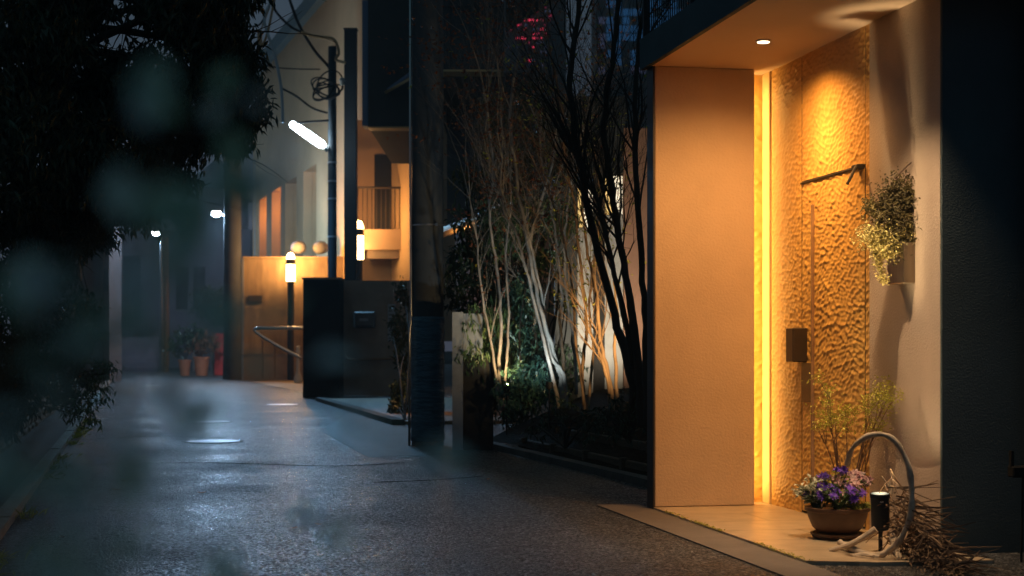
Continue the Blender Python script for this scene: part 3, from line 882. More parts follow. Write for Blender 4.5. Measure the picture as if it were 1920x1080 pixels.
# ------------------------------------------------------------------ planted bed between the fin and the pole
bed = MB()
nx, ny = 16, 26
V = []
for j in range(ny+1):
    for i in range(nx+1):
        v = j/ny
        k = KB[1].lerp(KB[2], (v*1.28-.22))
        x = k.x + .13 + (i/nx)*4.2
        y = k.y + (i/nx)*.9
        z = .03 + .56*min(1, (i/nx)*3.4) + .05*float(vnoise(np.array(x*2.2), np.array(y*2.2), 8))
        V.append((x, y, z))
bed.add(V, [(j*(nx+1)+i, j*(nx+1)+i+1, (j+1)*(nx+1)+i+1, (j+1)*(nx+1)+i) for j in range(ny) for i in range(nx)])
o = bed.build('bed_soil', M['soil'], smooth=True); o['kind'] = 'structure'
plank_labels = ['lowest weathered timber edging board right behind the bed kerb', 'second timber edging board stepping up the planted bed',
                'third timber edging board in the planted bed below the shrubs', 'uppermost timber edging board at the foot of the tree stems']
for k in range(4):
    a = KB[1].lerp(KB[2], -.02+.05*k) + Vector((.24+.26*k, .04*k, 0)); b = KB[1].lerp(KB[2], .86-.06*k) + Vector((.24+.26*k, .04*k, 0))
    d = (b-a); L = d.length; ang = math.atan2(d.y, d.x)
    m_ = Matrix.Translation(a) @ Matrix.Rotation(ang, 4, 'Z')
    mb = MB().bbox((0,-.025,.0), (L,.025,.13+.13*k), .008, M=m_)
    for q in range(5): mb.bbox((L*(.06+.22*q),-.0,.0), (L*(.06+.22*q)+.06,.06,.15+.13*k), .006, M=m_)
    tag(mb.build('timber_board', M['timber'], origin=a), plank_labels[k], 'timber edging', 'timber boards edging the planted bed')

def stem_tree(name, label, mat, stems, Y, rpx, group, twigdepth=2, ntw=6, leaf=None, nleaf=0, seed=1, up=1.0, twigmat=None, twl=.7):
    rng = random.Random(seed)
    base = px_path(stems[0][:1], Y)[0]
    t = thing(name, label, 'tree', base, group=group)
    tr, br, tips = MB(), MB(), []
    for si, st in enumerate(stems):
        pts = px_path(st, Y)
        pts = [p + Vector((0, (rng.random()-.5)*.25*(i > 0), 0)) for i, p in enumerate(pts)]
        sp = smooth_path(pts, 5); n = len(sp)
        sp = [p + Vector((rng.gauss(0,.006), rng.gauss(0,.006), 0)) for p in sp]
        r0 = rpx/2/F*Y*(1 if si == 0 else .8)
        rr = [r0*(1-.55*i/n)*(1+.12*rng.random()) for i in range(n)]
        tr.tube(sp, rr, 8)
        for k in range(ntw):
            i = rng.randint(int(n*.42), n-1)
            d = (sp[min(i+1,n-1)]-sp[max(i-1,0)]).normalized()*.8 + Vector((rng.uniform(-1,1), rng.uniform(-1,1), rng.uniform(.1,.9)))*.8
            grow(br, rng, sp[i], d, twl*rng.uniform(.6,1.2), rr[i]*.42, twigdepth, tips, .2, .18, 5, .7)
        d = (sp[-1]-sp[-2]).normalized()
        for k in range(2):
            grow(br, rng, sp[-1], d+Vector((rng.uniform(-.4,.4), rng.uniform(-.4,.4), .5*up)), twl*1.3, rr[-1]*.8, twigdepth+1, tips, .18, .25, 5, .65)
    tr.build('trunk', mat, t, smooth=True)
    br.build('branches', twigmat or mat, t)
    if leaf:
        lf = MB()
        rng.shuffle(tips)
        for q, d in tips[:nleaf]:
            for k in range(rng.randint(1,3)):
                lf.leaf(q, d+Vector((rng.uniform(-1,1), rng.uniform(-1,1), rng.uniform(-.8,.4))), (0,-.4,1), rng.uniform(.03,.055), .024, rng.random())
        lf.build('crown', leaf, t)
    return t
GT = 'bare stemmed trees in the planted bed'
stem_tree('bare_tree', 'pale grey multi stemmed tree with crooked trunks left of the lit garden wall', M['bark_pale'],
    [[(1056,765),(1046,690),(1022,610),(1000,520),(985,430),(970,345),(957,222),(965,139),(980,85)],
     [(1062,765),(1057,702),(1034,668),(1018,575),(994,450),(962,400),(916,324)],
     [(1050,765),(1030,681),(1004,575),(971,450),(945,390),(940,300)]], 15.5, 9, GT, 3, 8, M['leaf_red'], 1100, 21)
stem_tree('bare_tree', 'slender grey tree stems standing behind the crooked pale trunk', M['bark_pale'],
    [[(1000,740),(997,640),(1004,590),(990,520),(1000,430),(1030,330),(1045,240)],
     [(1082,740),(1075,640),(1062,560),(1058,470),(1066,380),(1080,290)],
     [(1060,740),(1052,620),(1050,520),(1040,420),(1020,330)]], 16.6, 8, GT, 3, 7, M['leaf_red'], 800, 22)
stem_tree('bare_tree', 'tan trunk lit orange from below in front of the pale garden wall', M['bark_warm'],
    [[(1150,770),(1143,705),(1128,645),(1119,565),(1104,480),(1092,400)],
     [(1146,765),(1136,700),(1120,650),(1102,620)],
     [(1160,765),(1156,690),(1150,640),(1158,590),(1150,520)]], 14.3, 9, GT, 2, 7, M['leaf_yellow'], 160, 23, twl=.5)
stem_tree('bare_tree', 'thin branching tree with russet leaves nearest the gate post', M['bark_pale'],
    [[(938,770),(935,690),(940,600),(930,500),(918,400),(925,300),(912,200)],
     [(942,770),(950,680),(955,590),(948,480),(960,380)],
     [(936,760),(925,660),(905,560),(895,450)]], 16.0, 7, GT, 3, 6, M['leaf_red'], 600, 24)
stem_tree('bare_tree', 'thin upright twiggy tree between the pale and the tan trunks', M['bark_warm'],
    [[(1098,780),(1094,690),(1100,600),(1088,500),(1080,400),(1062,300),(1050,190)],
     [(1102,770),(1112,660),(1106,560),(1118,470),(1128,380)],
     [(1095,760),(1080,650),(1072,540),(1055,440),(1030,350)]], 14.9, 7, GT, 3, 7, M['leaf_yellow'], 260, 25)
DT = 'dark tree trunks beside the plaster fin'
stem_tree('dark_tree', 'dark leaning trunk crossing in front of the yellow garden windows', M['bark_dark'],
    [[(1192,800),(1180,700),(1152,590),(1116,450),(1092,340),(1075,240),(1070,130),(1085,20),(1090,-60)]], 12.9, 17, DT, 3, 20, None, 0, 31)
stem_tree('dark_tree', 'dark upright trunk forking just left of the orange plaster fin', M['bark_dark'],
    [[(1200,800),(1197,710),(1180,560),(1164,450),(1146,330),(1132,230),(1150,100),(1160,-40)],
     [(1197,720),(1170,590),(1142,470),(1120,380)]], 12.6, 16, DT, 3, 18, None, 0, 32)
stem_tree('dark_tree', 'dark trunk nearest the orange plaster fin, half hidden by it', M['bark_dark'],
    [[(1214,800),(1212,640),(1205,500),(1193,350),(1191,200),(1200,80),(1215,-40)]], 12.3, 14, DT, 3, 18, None, 0, 33)

rng = random.Random(5)
def bush(name, label, cat, base, blobs, size, mat, group=None, aspect=.38, droop=.5, seed=1, stems=6, bark='bark_dark', cluster=7):
    rng = random.Random(seed)
    t = thing(name, label, cat, base, group=group)
    lf, tw = MB(), MB()
    leaf_blobs(lf, rng, blobs, size, aspect, droop, cluster)
    for c, rad, cnt in blobs:
        for k in range(max(1, stems//2)):
            tgt = Vector(c) + Vector((rng.uniform(-.6,.6)*rad[0], rng.uniform(-.6,.6)*rad[1], rng.uniform(-.5,.7)*rad[2]))
            b0 = Vector(base)
            pts = smooth_path([b0, b0.lerp(tgt,.5)+Vector((rng.uniform(-.1,.1), rng.uniform(-.1,.1), .1)), tgt], 4)
            tw.tube(pts, [.014-.010*i/len(pts) for i in range(len(pts))], 5)
    tw.build('stem', M[bark], t)
    lf.build('foliage', mat, t)
    return t
EG = 'evergreen shrubs in the planted bed'
bush('evergreen_shrub', 'tall dark evergreen shrub right beside the near utility pole', 'shrub', P(900,760,17.5),
     [pxblob(905,425,17.5,62,950), pxblob(880,530,17.2,60,800), pxblob(925,470,17.8,60,800), pxblob(870,480,17.4,34,260), pxblob(950,540,17.6,60,700)], .085, M['leaf_dark'], EG, seed=41)
bush('evergreen_shrub', 'drooping dark green shrub with branches over the metal panel', 'shrub', P(925,770,16.6),
     [pxblob(905,610,16.4,52,620), pxblob(945,620,16.7,60,800), pxblob(890,665,16.3,36,300), pxblob(960,680,16.6,52,600), pxblob(925,720,16.5,40,300)], .075, M['leaf_green'], EG, .26, 1.0, seed=42)
bush('evergreen_shrub', 'blue green glossy shrub low behind the crooked pale trunk', 'shrub', P(985,770,16.0),
     [pxblob(985,560,16.6,46,520), pxblob(985,640,16.4,46,520), pxblob(1000,710,15.9,50,600), pxblob(1035,725,16.0,30,260), pxblob(965,735,15.8,40,300)], .07, M['leaf_teal'], EG, seed=43)
bush('evergreen_shrub', 'bright green leafy shrub lit between the pale and dark trunks', 'shrub', P(1015,760,16.9),
     [pxblob(1018,490,16.9,36,520), pxblob(1000,400,16.9,54,800), pxblob(1050,410,16.9,40,420), pxblob(960,440,16.8,50,700), pxblob(930,400,16.9,40,420), pxblob(1060,560,17.0,25,120)], .07, M['leaf_green'], EG, seed=44)
bush('evergreen_shrub', 'tall shadowy crown of leaves high above the pale trunk', 'shrub', P(975,760,18.2),
     [pxblob(935,320,17.6,70,1000), pxblob(1000,300,17.8,70,1000), pxblob(950,220,17.8,62,560), pxblob(1050,280,17.6,60,700), pxblob(1010,200,17.8,60,420), pxblob(880,330,18.0,36,160)], .075, M['leaf_olive'], EG, seed=45)
bush('low_shrub', 'low dark shrub at the foot of the dark trunks by the fin', 'shrub', P(1180,830,12.9),
     [pxblob(1180,775,12.9,50,420), pxblob(1140,790,13.2,40,260), pxblob(1205,730,12.8,24,150)], .05, M['leaf_dark'], 'low plants along the bed', seed=46)
bush('low_shrub', 'small leafy clump on the timber boards below the pale trunk', 'shrub', P(1060,840,14.6),
     [pxblob(1060,775,14.9,46,240), pxblob(1010,800,15.2,34,130), pxblob(1100,800,14.2,36,150)], .05, M['leaf_dark'], 'low plants along the bed', seed=47)

bush('low_hedge', 'low dark hedge closing the gap behind the metal gate leaf', 'hedge', P(960,790,18.6),
     [pxblob(940,700,18.6,50,700,60), pxblob(1010,700,18.8,50,700,60), pxblob(960,770,18.2,60,700,36), pxblob(1060,690,18.4,40,420,50)], .07, M['leaf_dark'], seed=48)
# lamps set among the stems
for (px, py, Y, lab, tx, ty, ty2, col, en) in ((1192,785,13.5,'small warm uplight at the foot of the orange lit trunk',1060,430,16.2,(1,.66,.28),115),
                                   (950,800,15.7,'small warm uplight at the foot of the tall evergreen shrub',945,400,17.2,(1,.68,.3),50),(1030,795,14.9,'small cool white uplight below the crooked pale trunks',1010,520,16.3,(.72,.93,1.0),42)):
    b = P(px, py, Y)
    g = thing('uplight', lab, 'garden lamp', b, group='uplights hidden among the stems')
    MB().tube([b+Vector((0,0,-.08)), b+Vector((0,0,.34))], .008, 6).build('stake', M['black'], g)
    MB().lathe([(.02,.33),(.032,.34),(.035,.40),(.03,.40),(.0,.39)], b, 14).build('lamp_body', M['black'], g)
    lamp('SPOT', b+Vector((0,0,.42)), col, en, P(tx, ty, ty2), .02, 95, .9, name='uplight_beam')

# ------------------------------------------------------------------ garden house behind the trees
gh = thing('garden_house', 'pale house with narrow lit yellow windows behind the bare trees', 'house', P(1150,655,18.6)*1.0)
Yg = 18.6
def wall_px(px0, px1, py0, py1, Y, th, mb=None):
    a, b = P(px0, py1, Y), P(px1, py0, Y)
    return (mb or MB()).box((a.x, Y, a.z), (b.x, Y+th, b.z))
wall_px(1040,1083,250,800,Yg,.3).build('wall', M['dark_clad'], gh)
w2 = wall_px(1170,1300,240,800,Yg-.05,.3); w2.build('wall', M['salmon'], gh)
wall_px(1040,1175,180,325,Yg+.02,.3).build('upper_wall', M['dark_clad'], gh)
for (a, b, c, y0, ys) in ((1083,1094,1112,352,428),(1134,1149,1168,330,404)):
    wall_px(a,c,ys,800,Yg,.25).build('pillar', M['white_stone'], gh)
    w = wall_px(a,c,y0-6,ys,Yg+.06,.05).build('window', M['black'], gh)
    wall_px(a+1,b,y0,ys-2,Yg+.045,.014).build('curtain', M['em_window'], w)
    wall_px(b+1,c-1,y0,ys-2,Yg+.042,.014).build('pane', M['em_window_white'], w)
wall_px(1112,1134,250,800,Yg+.01,.25).build('wall', M['bark_dark'], gh)
lamp('SPOT', P(1105,700,17.4), (1,.88,.68), 110, P(1125,560,Yg), .05, 95, .9, name='wall_uplight')

# low house with metal roof behind the near pole
lh = thing('low_house', 'low house with pale metal roof edge and orange lit wall behind the near pole', 'house', P(870,655,25))
e0, e1 = P(800,452,26.5), P(960,382,20.5)
u_ = Vector((e1.x-e0.x, e1.y-e0.y, 0)); r_ = Vector((-u_.y, u_.x, 0)).normalized()*-1
if r_.y < 0: r_ = -r_
zE = 2.95
q0, q1 = Vector((e0.x,e0.y,zE)), Vector((e1.x,e1.y,zE))
mb = MB(); rr_ = r_*3 + Vector((0,0,1.05))
mb.add([q0, q1, q1+rr_, q0+rr_, q0+Vector((0,0,.06)), q1+Vector((0,0,.06)), q1+rr_+Vector((0,0,.06)), q0+rr_+Vector((0,0,.06))], [(3,2,1,0),(4,5,6,7),(0,1,5,4),(1,2,6,5),(2,3,7,6),(3,0,4,7)])
for i in range(14):
    a = q0.lerp(q1, i/13)+Vector((0,0,.061)); mb.tube([a, a+rr_], .018, 4)
mb.build('roof', M['roof_metal'], lh)
MB().tube([q0+Vector((0,0,-.05))-r_*.06, q1+Vector((0,0,-.05))-r_*.06], .075, 10).build('gutter', M['gutter'], lh)
wm = MB(); wa, wb = q0+r_*.5, q1+r_*.5
wm.add([(wa.x,wa.y,0),(wb.x,wb.y,0),(wb.x,wb.y,zE+.1),(wa.x,wa.y,zE+.1)]+[((wa+r_*2.4).x,(wa+r_*2.4).y,0),((wb+r_*2.4).x,(wb+r_*2.4).y,0),((wb+r_*2.4).x,(wb+r_*2.4).y,zE+.6),((wa+r_*2.4).x,(wa+r_*2.4).y,zE+.6)],
       [(0,1,2,3),(1,5,6,2),(4,0,3,7),(5,4,7,6)])
wm.build('wall', M['salmon'], lh)
lamp('SPOT', q0.lerp(q1,.45)+Vector((0,0,-.42))-r_*.12, WARM, 130, (-2.6, 24.6, 0), .06, 80, .8, name='eave_lamp')
lamp('POINT', q0.lerp(q1,.45)+Vector((0,0,-.42))-r_*.12, WARM, 16, size=.06, name='eave_spill')
el = q0.lerp(q1,.45)+Vector((0,0,-.42))+r_*.40
MB().lathe([(.03,-.07),(.06,-.06),(.06,.06),(.03,.07)], el, 12).build('eave_light', M['em_window'], lh)

# grey post and panel beside the pole
gp = thing('gate_post', 'grey metal gate post with a pale panel beside the near utility pole', 'gate post', G(856,845))
Yp = G(856,845).y
wall_px(848,868,585,846,Yp,.12).build('post', M['galv'], gp)
wall_px(868.5,905,588,665,Yp+.02,.04).build('panel', M['galv'], gp)
wall_px(868.5,925,665.5,846,Yp+.05,.06).build('gate_leaf', M['black'], gp)

# ------------------------------------------------------------------ near utility pole
pb_ = G(802, 836)
up = thing('utility_pole', 'thick dark concrete utility pole with blue sheeting round its foot', 'utility pole', pb_)
r = 30/F*pb_.y
MB().lathe([(r*1.02,0),(r,.05),(r*.97,5),(r*.9,9),(r*.9,9.02)], pb_, 32).build('pole_shaft', M['pole'], up, smooth='auto')
zt = P(0,595,pb_.y).z
w_ = MB(); prof = []
for i in range(26):
    z = .06+(zt-.06)*i/25
    prof.append((r*1.04+.004*math.sin(i*2.1)+.003*rng.random(), z))
w_.lathe([(r*1.01,.055)]+prof+[(r*1.0,zt+.004)], pb_, 32).build('blue_sheeting', M['wrap'], up, smooth=True)
cp = [P(770,200-400,pb_.y), P(770,320,pb_.y), P(771,420,pb_.y), P(771.5,590,pb_.y), P(768.5,625,pb_.y), P(768,840,pb_.y)]
cp = [Vector((p.x, pb_.y-.05, max(p.z,0))) for p in cp]
c_ = MB().tube(cp, .0135, 8).build('conduit', M['pale_metal'], up, smooth=True)
bd = MB(); zb_ = P(0,423,pb_.y).z
bd.lathe([(r*.985,zb_-.008),(r*1.0+.004,zb_-.008),(r*1.0+.004,zb_+.008),(r*.985,zb_+.008)], pb_, 32); bd.box((pb_.x+.09,pb_.y-r-.012,zb_-.014),(pb_.x+.115,pb_.y-r+.04,zb_+.014))
bd.build('strap', M['pale_metal'], up)

# ------------------------------------------------------------------ dark boundary wall with meter box, pipe, plaques and ivy
bw = thing('boundary_wall', 'dark stucco gate wall with a corner block beside the lane', 'wall', G(600,745))
Yb = 34.0
wall_px(568,636,524,748,Yb,.9).build('corner_block', M['block'], bw)
wall_px(636.4,790,526,742,Yb+1.0,.3).build('wall_panel', M['dark_wall'], bw)
wall_px(566,638,520,524,Yb-.03,.96).build('coping', M['dark_wall'], bw)
mt = thing('meter_box', 'grey meter box mounted on the dark gate wall', 'meter box', P(683,600,Yb+.9))
a, b = P(663,615,Yb+.8), P(703,584,Yb+.8)
MB().bbox((a.x, Yb+.8, a.z), (b.x, Yb+1.0, b.z), .03).build('case', M['meter'], mt)
a, b = P(674,602,Yb+.79), P(690,597,Yb+.79)
MB().box((a.x, Yb+.785, a.z), (b.x, Yb+.799, b.z)).build('reading_window', M['plaque'], mt)
a, b = P(668,613,Yb+.79), P(697,610,Yb+.79)
MB().box((a.x, Yb+.785, a.z), (b.x, Yb+.799, b.z)).build('terminal_strip', M['black'], mt)
pp = [P(638,640,Yb+.9), P(645,665,Yb+.9), P(655,674,Yb+.9), P(690,674,Yb+.9), P(760,672,Yb+.9)]
tag(MB().tube(smooth_path(pp,4), .03, 8).build('wall_pipe', M['rust'], origin=pp[0]), 'bent pipe running low along the dark gate wall', 'pipe')
for (x0,x1,y0,y1,lab) in ((737,748,543,570,'tan plaque at the top of the dark gate wall beside the ivy'),(727,741,570,640,'narrow pale notice with faint lines below the tan plaque')):
    a, b = P(x0,y1,Yb+.95), P(x1,y0,Yb+.95)
    t_ = thing('plaque', lab, 'sign', Vector((a.x,Yb+.97,a.z)))
    MB().bbox((a.x,Yb+.95,a.z),(b.x,Yb+.998,b.z),.008).build('board', M['plaque'] if y1 > 600 else M['salmon'], t_)
    nl = 9 if y1 > 600 else 3
    for i in range(nl):
        z = a.z+(b.z-a.z)*(i+.7)/(nl+.6)
        MB().box((a.x+.02,Yb+.946,z),(a.x+(b.x-a.x)*rng.uniform(.5,.88),Yb+.949,z+.02)).build('lettering', M['black'], t_)
bush('ivy', 'dark ivy climbing at the right end of the gate wall', 'ivy', G(752,800)+Vector((0,.8,.05)),
     [pxblob(756,560,28,16,160,34), pxblob(748,620,27,22,240,40), pxblob(757,680,26,18,200,40), pxblob(752,740,25,22,260,40), pxblob(745,775,24.5,20,160,20)], .10, M['leaf_dark'], aspect=.6, seed=51, stems=2)

# lamp standards with glowing glass
def bollard(loc, hz, pw, wpx, Y, label):
    t = thing('lamp_standard', label, 'lamp', loc, group='glowing lamp standards on the forecourt walls')
    r = wpx/2/F*Y
    zc, z1, z0 = hz
    MB().lathe([(r*.75,0),(r*.75,z0-loc.z-.04),(r*1.05,z0-loc.z-.03),(r*1.05,z0-loc.z)], loc, 18).build('post', M['black'], t)
    MB().lathe([(r,z0-loc.z),(r,z1-loc.z)], loc, 20).build('glass', M['em_warm'], t, smooth='auto')
    h = (zc-z1)
    MB().lathe([(r*1.03,z1-loc.z),(r*1.03,z1-loc.z+h*.45)], loc, 20).build('collar', M['bronze'], t, smooth='auto')
    MB().lathe([(r,z1-loc.z+h*.45),(r*.93,z1-loc.z+h*.65),(r*.7,z1-loc.z+h*.85),(r*.35,z1-loc.z+h*.97),(0,z1-loc.z+h)], loc, 20).build('cap', M['em_warm'], t, smooth='auto')
    lamp('POINT', Vector((loc.x+.1, loc.y+r+.22, (z0+z1)/2)), WARM, 50*pw, size=.12, name='standard_glow')
    lamp('POINT', Vector((loc.x, loc.y-.02, zc+.14)), WARM, 430*pw, size=.1, name='standard_top_glow')
    return t
Ya = 53.1
p = P(545,712,Ya); p.z = 0
bollard(p, (P(0,474,Ya).z, P(0,496,Ya).z, P(0,528,Ya).z), 1.0, 17, Ya, 'glowing lamp standard in front of the stained concrete wall')
Yb2 = 45.2
p = P(674,655,Yb2); p.z = 0
bollard(p, (P(0,414,Yb2).z, P(0,442,Yb2).z, P(0,487,Yb2).z), .32, 16, Yb2, 'taller glowing lamp standard behind the dark gate wall')

# stained concrete retaining wall, plate, rail and stone baluster
rw = thing('retaining_wall', 'tall stained concrete wall lit orange by the lamp standard', 'wall', P(540,710,54)*1.0)
Yw = 54.0
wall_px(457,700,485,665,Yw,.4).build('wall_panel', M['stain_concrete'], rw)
wall_px(455,700,481,485,Yw-.05,.5).build('coping', M['stain_concrete'], rw)
wall_px(457,700,665.3,716,Yw+.02,.4).build('wall_base', M['dark_wall'], rw)
wall_px(453,457,483,716,Yw-.04,.46).build('corner_strip', M['galv'], rw)
a, b = P(465,567,Yw-.05), P(492,554,Yw-.05)
tag(MB().bbox((a.x,Yw-.06,a.z),(b.x,Yw-.003,b.z),.01).build('name_plate', M['bronze'], origin=a), 'small dark plate on the stained concrete wall', 'sign')
Yr = 46.0
hr = thing('handrail', 'bent metal handrail in front of the stained concrete wall', 'handrail', P(520,716,Yr))
MB().tube(smooth_path([P(570,615,Yr), P(500,615,Yr), P(480,616,Yr), P(482,624,Yr), P(520,648,Yr), P(566,672,Yr)],5), .05, 8).build('rail', M['pale_metal'], hr, smooth=True)
for x in (492, 515): MB().tube([P(x,620 if x<500 else 640,Yr), P(x,708,Yr)], .022, 6).build('post', M['rust'], hr)
pbz = G(559,718)
Yz = pbz.y
s_ = 1/F*Yz
MB_ = MB().lathe([(8*s_,0),(8*s_,10*s_),(6*s_,13*s_),(3.5*s_,24*s_),(3*s_,48*s_),(4.5*s_,60*s_),(3*s_,64*s_),(4*s_,68*s_),(1*s_,70*s_)], pbz, 16)
tag(MB_.build('stone_baluster', M['white_stone'], smooth='auto', origin=pbz), 'short turned stone baluster at the end of the handrail', 'baluster')

# ------------------------------------------------------------------ lamp pole with the fluorescent light, and the black column
Yf = 36.0
fb = P(623, 655, Yf); fb.z = 0
fp = thing('lamp_pole', 'thin banded steel pole carrying the bright fluorescent street light', 'lamp pole', fb)
MB().lathe([(.105,0),(.105,3),(.095,8.0),(.09,8.02)], fb, 16).build('pole_shaft', M['steel'], fp, smooth='auto')
for py in (305,340,373,444,600):
    z = P(0,py,Yf).z
    MB().lathe([(.1,z-.02),(.112,z-.02),(.112,z+.02),(.1,z+.02)], fb, 16).build('band', M['galv'], fp)
a, b = P(545,231,Yf-.2), P(609,275,Yf-.2)
tb = MB().tube([a, a.lerp(b,.04), a.lerp(b,.3), a.lerp(b,.9), b], [.04,.075,.095,.095,.05], 14).build('fluorescent_tube', M['em_cool'], fp, smooth=True)
MB().tube([b, P(612,283,Yf-.15), P(618,270,Yf)], [.04,.035,.03], 8).build('bracket', M['galv'], fp)
ml = a.lerp(b, .5)
lamp('SPOT', ml+Vector((-.05,-.30,-.22)), COOL, 1250, ml+Vector((-.8,-3.2,-3.0)), .22, 150, .6, name='fluorescent_glow')
Yk = 37.5
kb = P(656.5, 655, Yk)
wk = 23/F*Yk
MB_ = MB().bbox((kb.x-wk/2, Yk, 0), (kb.x+wk/2, Yk+wk, P(0,55,Yk).z), .012)
MB_.bbox((kb.x-wk/2-.02, Yk-.02, P(0,55,Yk).z-.001), (kb.x+wk/2+.02, Yk+wk+.02, P(0,52,Yk).z), .01)
tag(MB_.build('black_column', M['column'], origin=Vector((kb.x, Yk, 0))), 'square black steel column right of the fluorescent lamp pole', 'column')

# cables
def cable(name, label, px, Y, r, mat, sag=0):
    pts = smooth_path(px_path(px, Y), 6)
    tag(MB().tube(pts, r, 6).build(name, mat, origin=pts[0]), label, 'cable', 'overhead cables round the lamp pole')
cable('cable', 'thick dark cable dropping steeply from the top edge to the lamp pole', [(540,-10),(560,45),(590,95),(618,128),(623,150)], 36, .035, M['wire'])
cable('cable', 'dark cable sagging in from the upper left and turning tan', [(498,-12),(520,25),(545,50),(565,60)], 35.5, .03, M['wire'])
cable('cable', 'tan sheathed cable end running to the black column', [(565,60),(590,68),(622,72),(632,85),(635,100),(630,112),(648,118)], 35.5, .035, M['wire_tan'])
cable('cable', 'pale spiral wrapped cable hanging beside the tree crown', [(520,-15),(497,27),(499,55),(513,95),(525,150),(529,185),(530,230)], 34, .035, M['wire_grey'])
cable('cable', 'thin dark cable crossing level below the roof verge', [(462,113),(490,120),(530,128),(600,130)], 35, .014, M['wire'])
cable('cable', 'dark cable curving down to the lamp pole above the tube', [(529,166),(555,180),(585,202),(614,212)], 35.5, .025, M['wire'])
cable('cable', 'short dark cable level with the end of the fluorescent tube', [(556,231),(580,228),(616,226)], 35.7, .025, M['wire'])
cable('cable', 'dark cable leading off left into the tree crown', [(500,22),(488,45),(470,50),(455,47)], 34, .022, M['wire'])
cable('cable', 'thin straight cable strung high over the lane', [(468,120),(497,75),(512,12),(515,-10)], 34, .03, M['wire_tan'])
cl = MB()
for k in range(7):
    pts = []
    c = P(611+rng.uniform(-5,8), 165+rng.uniform(-6,8), 35.8)
    rx, rz = rng.uniform(.18,.36), rng.uniform(.12,.26)
    for i in range(25):
        t_ = 2*math.pi*i/24
        pts.append(c+Vector((rx*math.cos(t_), .14*math.sin(t_+k), rz*math.sin(t_)+.1*math.cos(t_+k))))
    cl.tube(pts, .018, 5)
tag(cl.build('cable_coil', M['wire'], origin=fb+Vector((0,0,6.9))), 'coil of black cable tied to the lamp pole above the tube', 'cable')
ins = P(641.5,152,35.6)
tag(MB().lathe([(.02,-.1),(.06,-.08),(.04,-.03),(.075,0),(.06,.05),(.03,.08)], ins, 14).build('insulator', M['white_stone'], smooth=True, origin=ins), 'small pale insulator between lamp pole and black column', 'insulator')
bx = P(487,77,34)
tag(MB().bbox((bx.x-.05,bx.y-.05,bx.z-.18),(bx.x+.05,bx.y+.05,bx.z+.18),.01).tube([bx+Vector((0,0,.18)), bx+Vector((.22,0,.75))], .018, 6).build('cable_tag', M['wire_tan'], origin=bx), 'tan tag hanging from the cables beside the tree crown', 'tag')

# ------------------------------------------------------------------ cream building with deep window bays
CO = Vector((-12.4, 75.0, 0)); CR = math.radians(17.4)
cb = thing('cream_building', 'tall cream building with deep orange lit bays and sloping verge', 'building', CO, CR)
CW = WM[cb.name]
def tpos(px):
    k = (px-960)/F
    return (-CO.x + k*CO.y)/(.299+.954*k)        # distance along the front from its far end
# local: y = -t ; x to the right (into the building)
bays = [(486.5,499.5), (509,526), (534.5,556), (569,593)]
edges = [tpos(474)]
for a, b in bays: edges += [tpos(a), tpos(b)]
edges += [tpos(612), tpos(690)]
H, zt, zb = 13.8, 8.05, 2.5
front = MB()
front.box((0, -tpos(690)-6, zt), (.35, -tpos(474), H))
pier = [(edges[0],edges[1]), (edges[2],edges[3]), (edges[4],edges[5]), (edges[6],edges[7]), (edges[8],edges[10]+6)]
for a, b in pier: front.box((0, -b, 0), (.349, -a, zt-.002))
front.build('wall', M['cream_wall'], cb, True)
back = MB()
for i, (a, b) in enumerate(bays):
    t0, t1 = tpos(a), tpos(b)
    dep = 1.3
    by = MB().box((dep, -t1, 0), (dep+.2, -t0, zt)).box((.36, -t0, 0), (dep, -t0+.12, zt)).box((.36, -t1-.12, 0), (dep, -t1, zt)).box((.35,-t1,zt),(dep,-t0,zt+.2))
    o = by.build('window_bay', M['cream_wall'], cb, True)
    wz = 4.9 if i < 2 else (6.4 if i == 3 else 5.6)
    MB().box((dep-.06, -t1+.15, 2.6), (dep-.001, -t0-.5, wz)).build('pane', M['red'] if i < 2 else M['glass_dark'], o, True)
    if i < 2:
        q = CW @ Vector((.75, -(t0+t1)/2, zt-.6))
        lamp('POINT', q, (1,.45,.13), 75, size=.12, name='bay_lamp')
        MB().lathe([(.05,-.02),(.12,-.02),(.12,.1),(.05,.12)], (.75, -(t0+t1)/2, zt-.13), 12).build('bay_light', M['em_window'], o, True)
vt = MB().box((-.45, -tpos(690)-6, H), (8, -tpos(474)+.6, H+.35)).box((-.5, -tpos(690)-6, H-.25), (-.451, -tpos(474)+.65, H+.36))
vt.build('verge', M['teal_trim'], cb, True)
MB().box((.4, -tpos(474), 0), (8, -tpos(474)+.3, H)).build('end_wall', M['cream_wall'], cb, True)
sc_ = MB().tube([CW.inverted() @ P(480,300,74.4), CW.inverted() @ P(480,480,74.4)], .1, 8)
sc_.build('downpipe', M['white_stone'], cb, True)
for i, px in enumerate((555, 597)):
    c = P(px, 469, 53.6); c = Vector((c.x, 53.6+.6, P(0,481,54).z + .32))
    tag(MB().ball(c, 15/F*54, 12, .85).build('stone_ball', M['ball'], smooth=True, origin=c), ['round grey ball on the concrete wall behind the lamp standard', 'round grey ball on the concrete wall beside the lamp pole'][i], 'ball ornament', 'stone balls on the concrete wall')

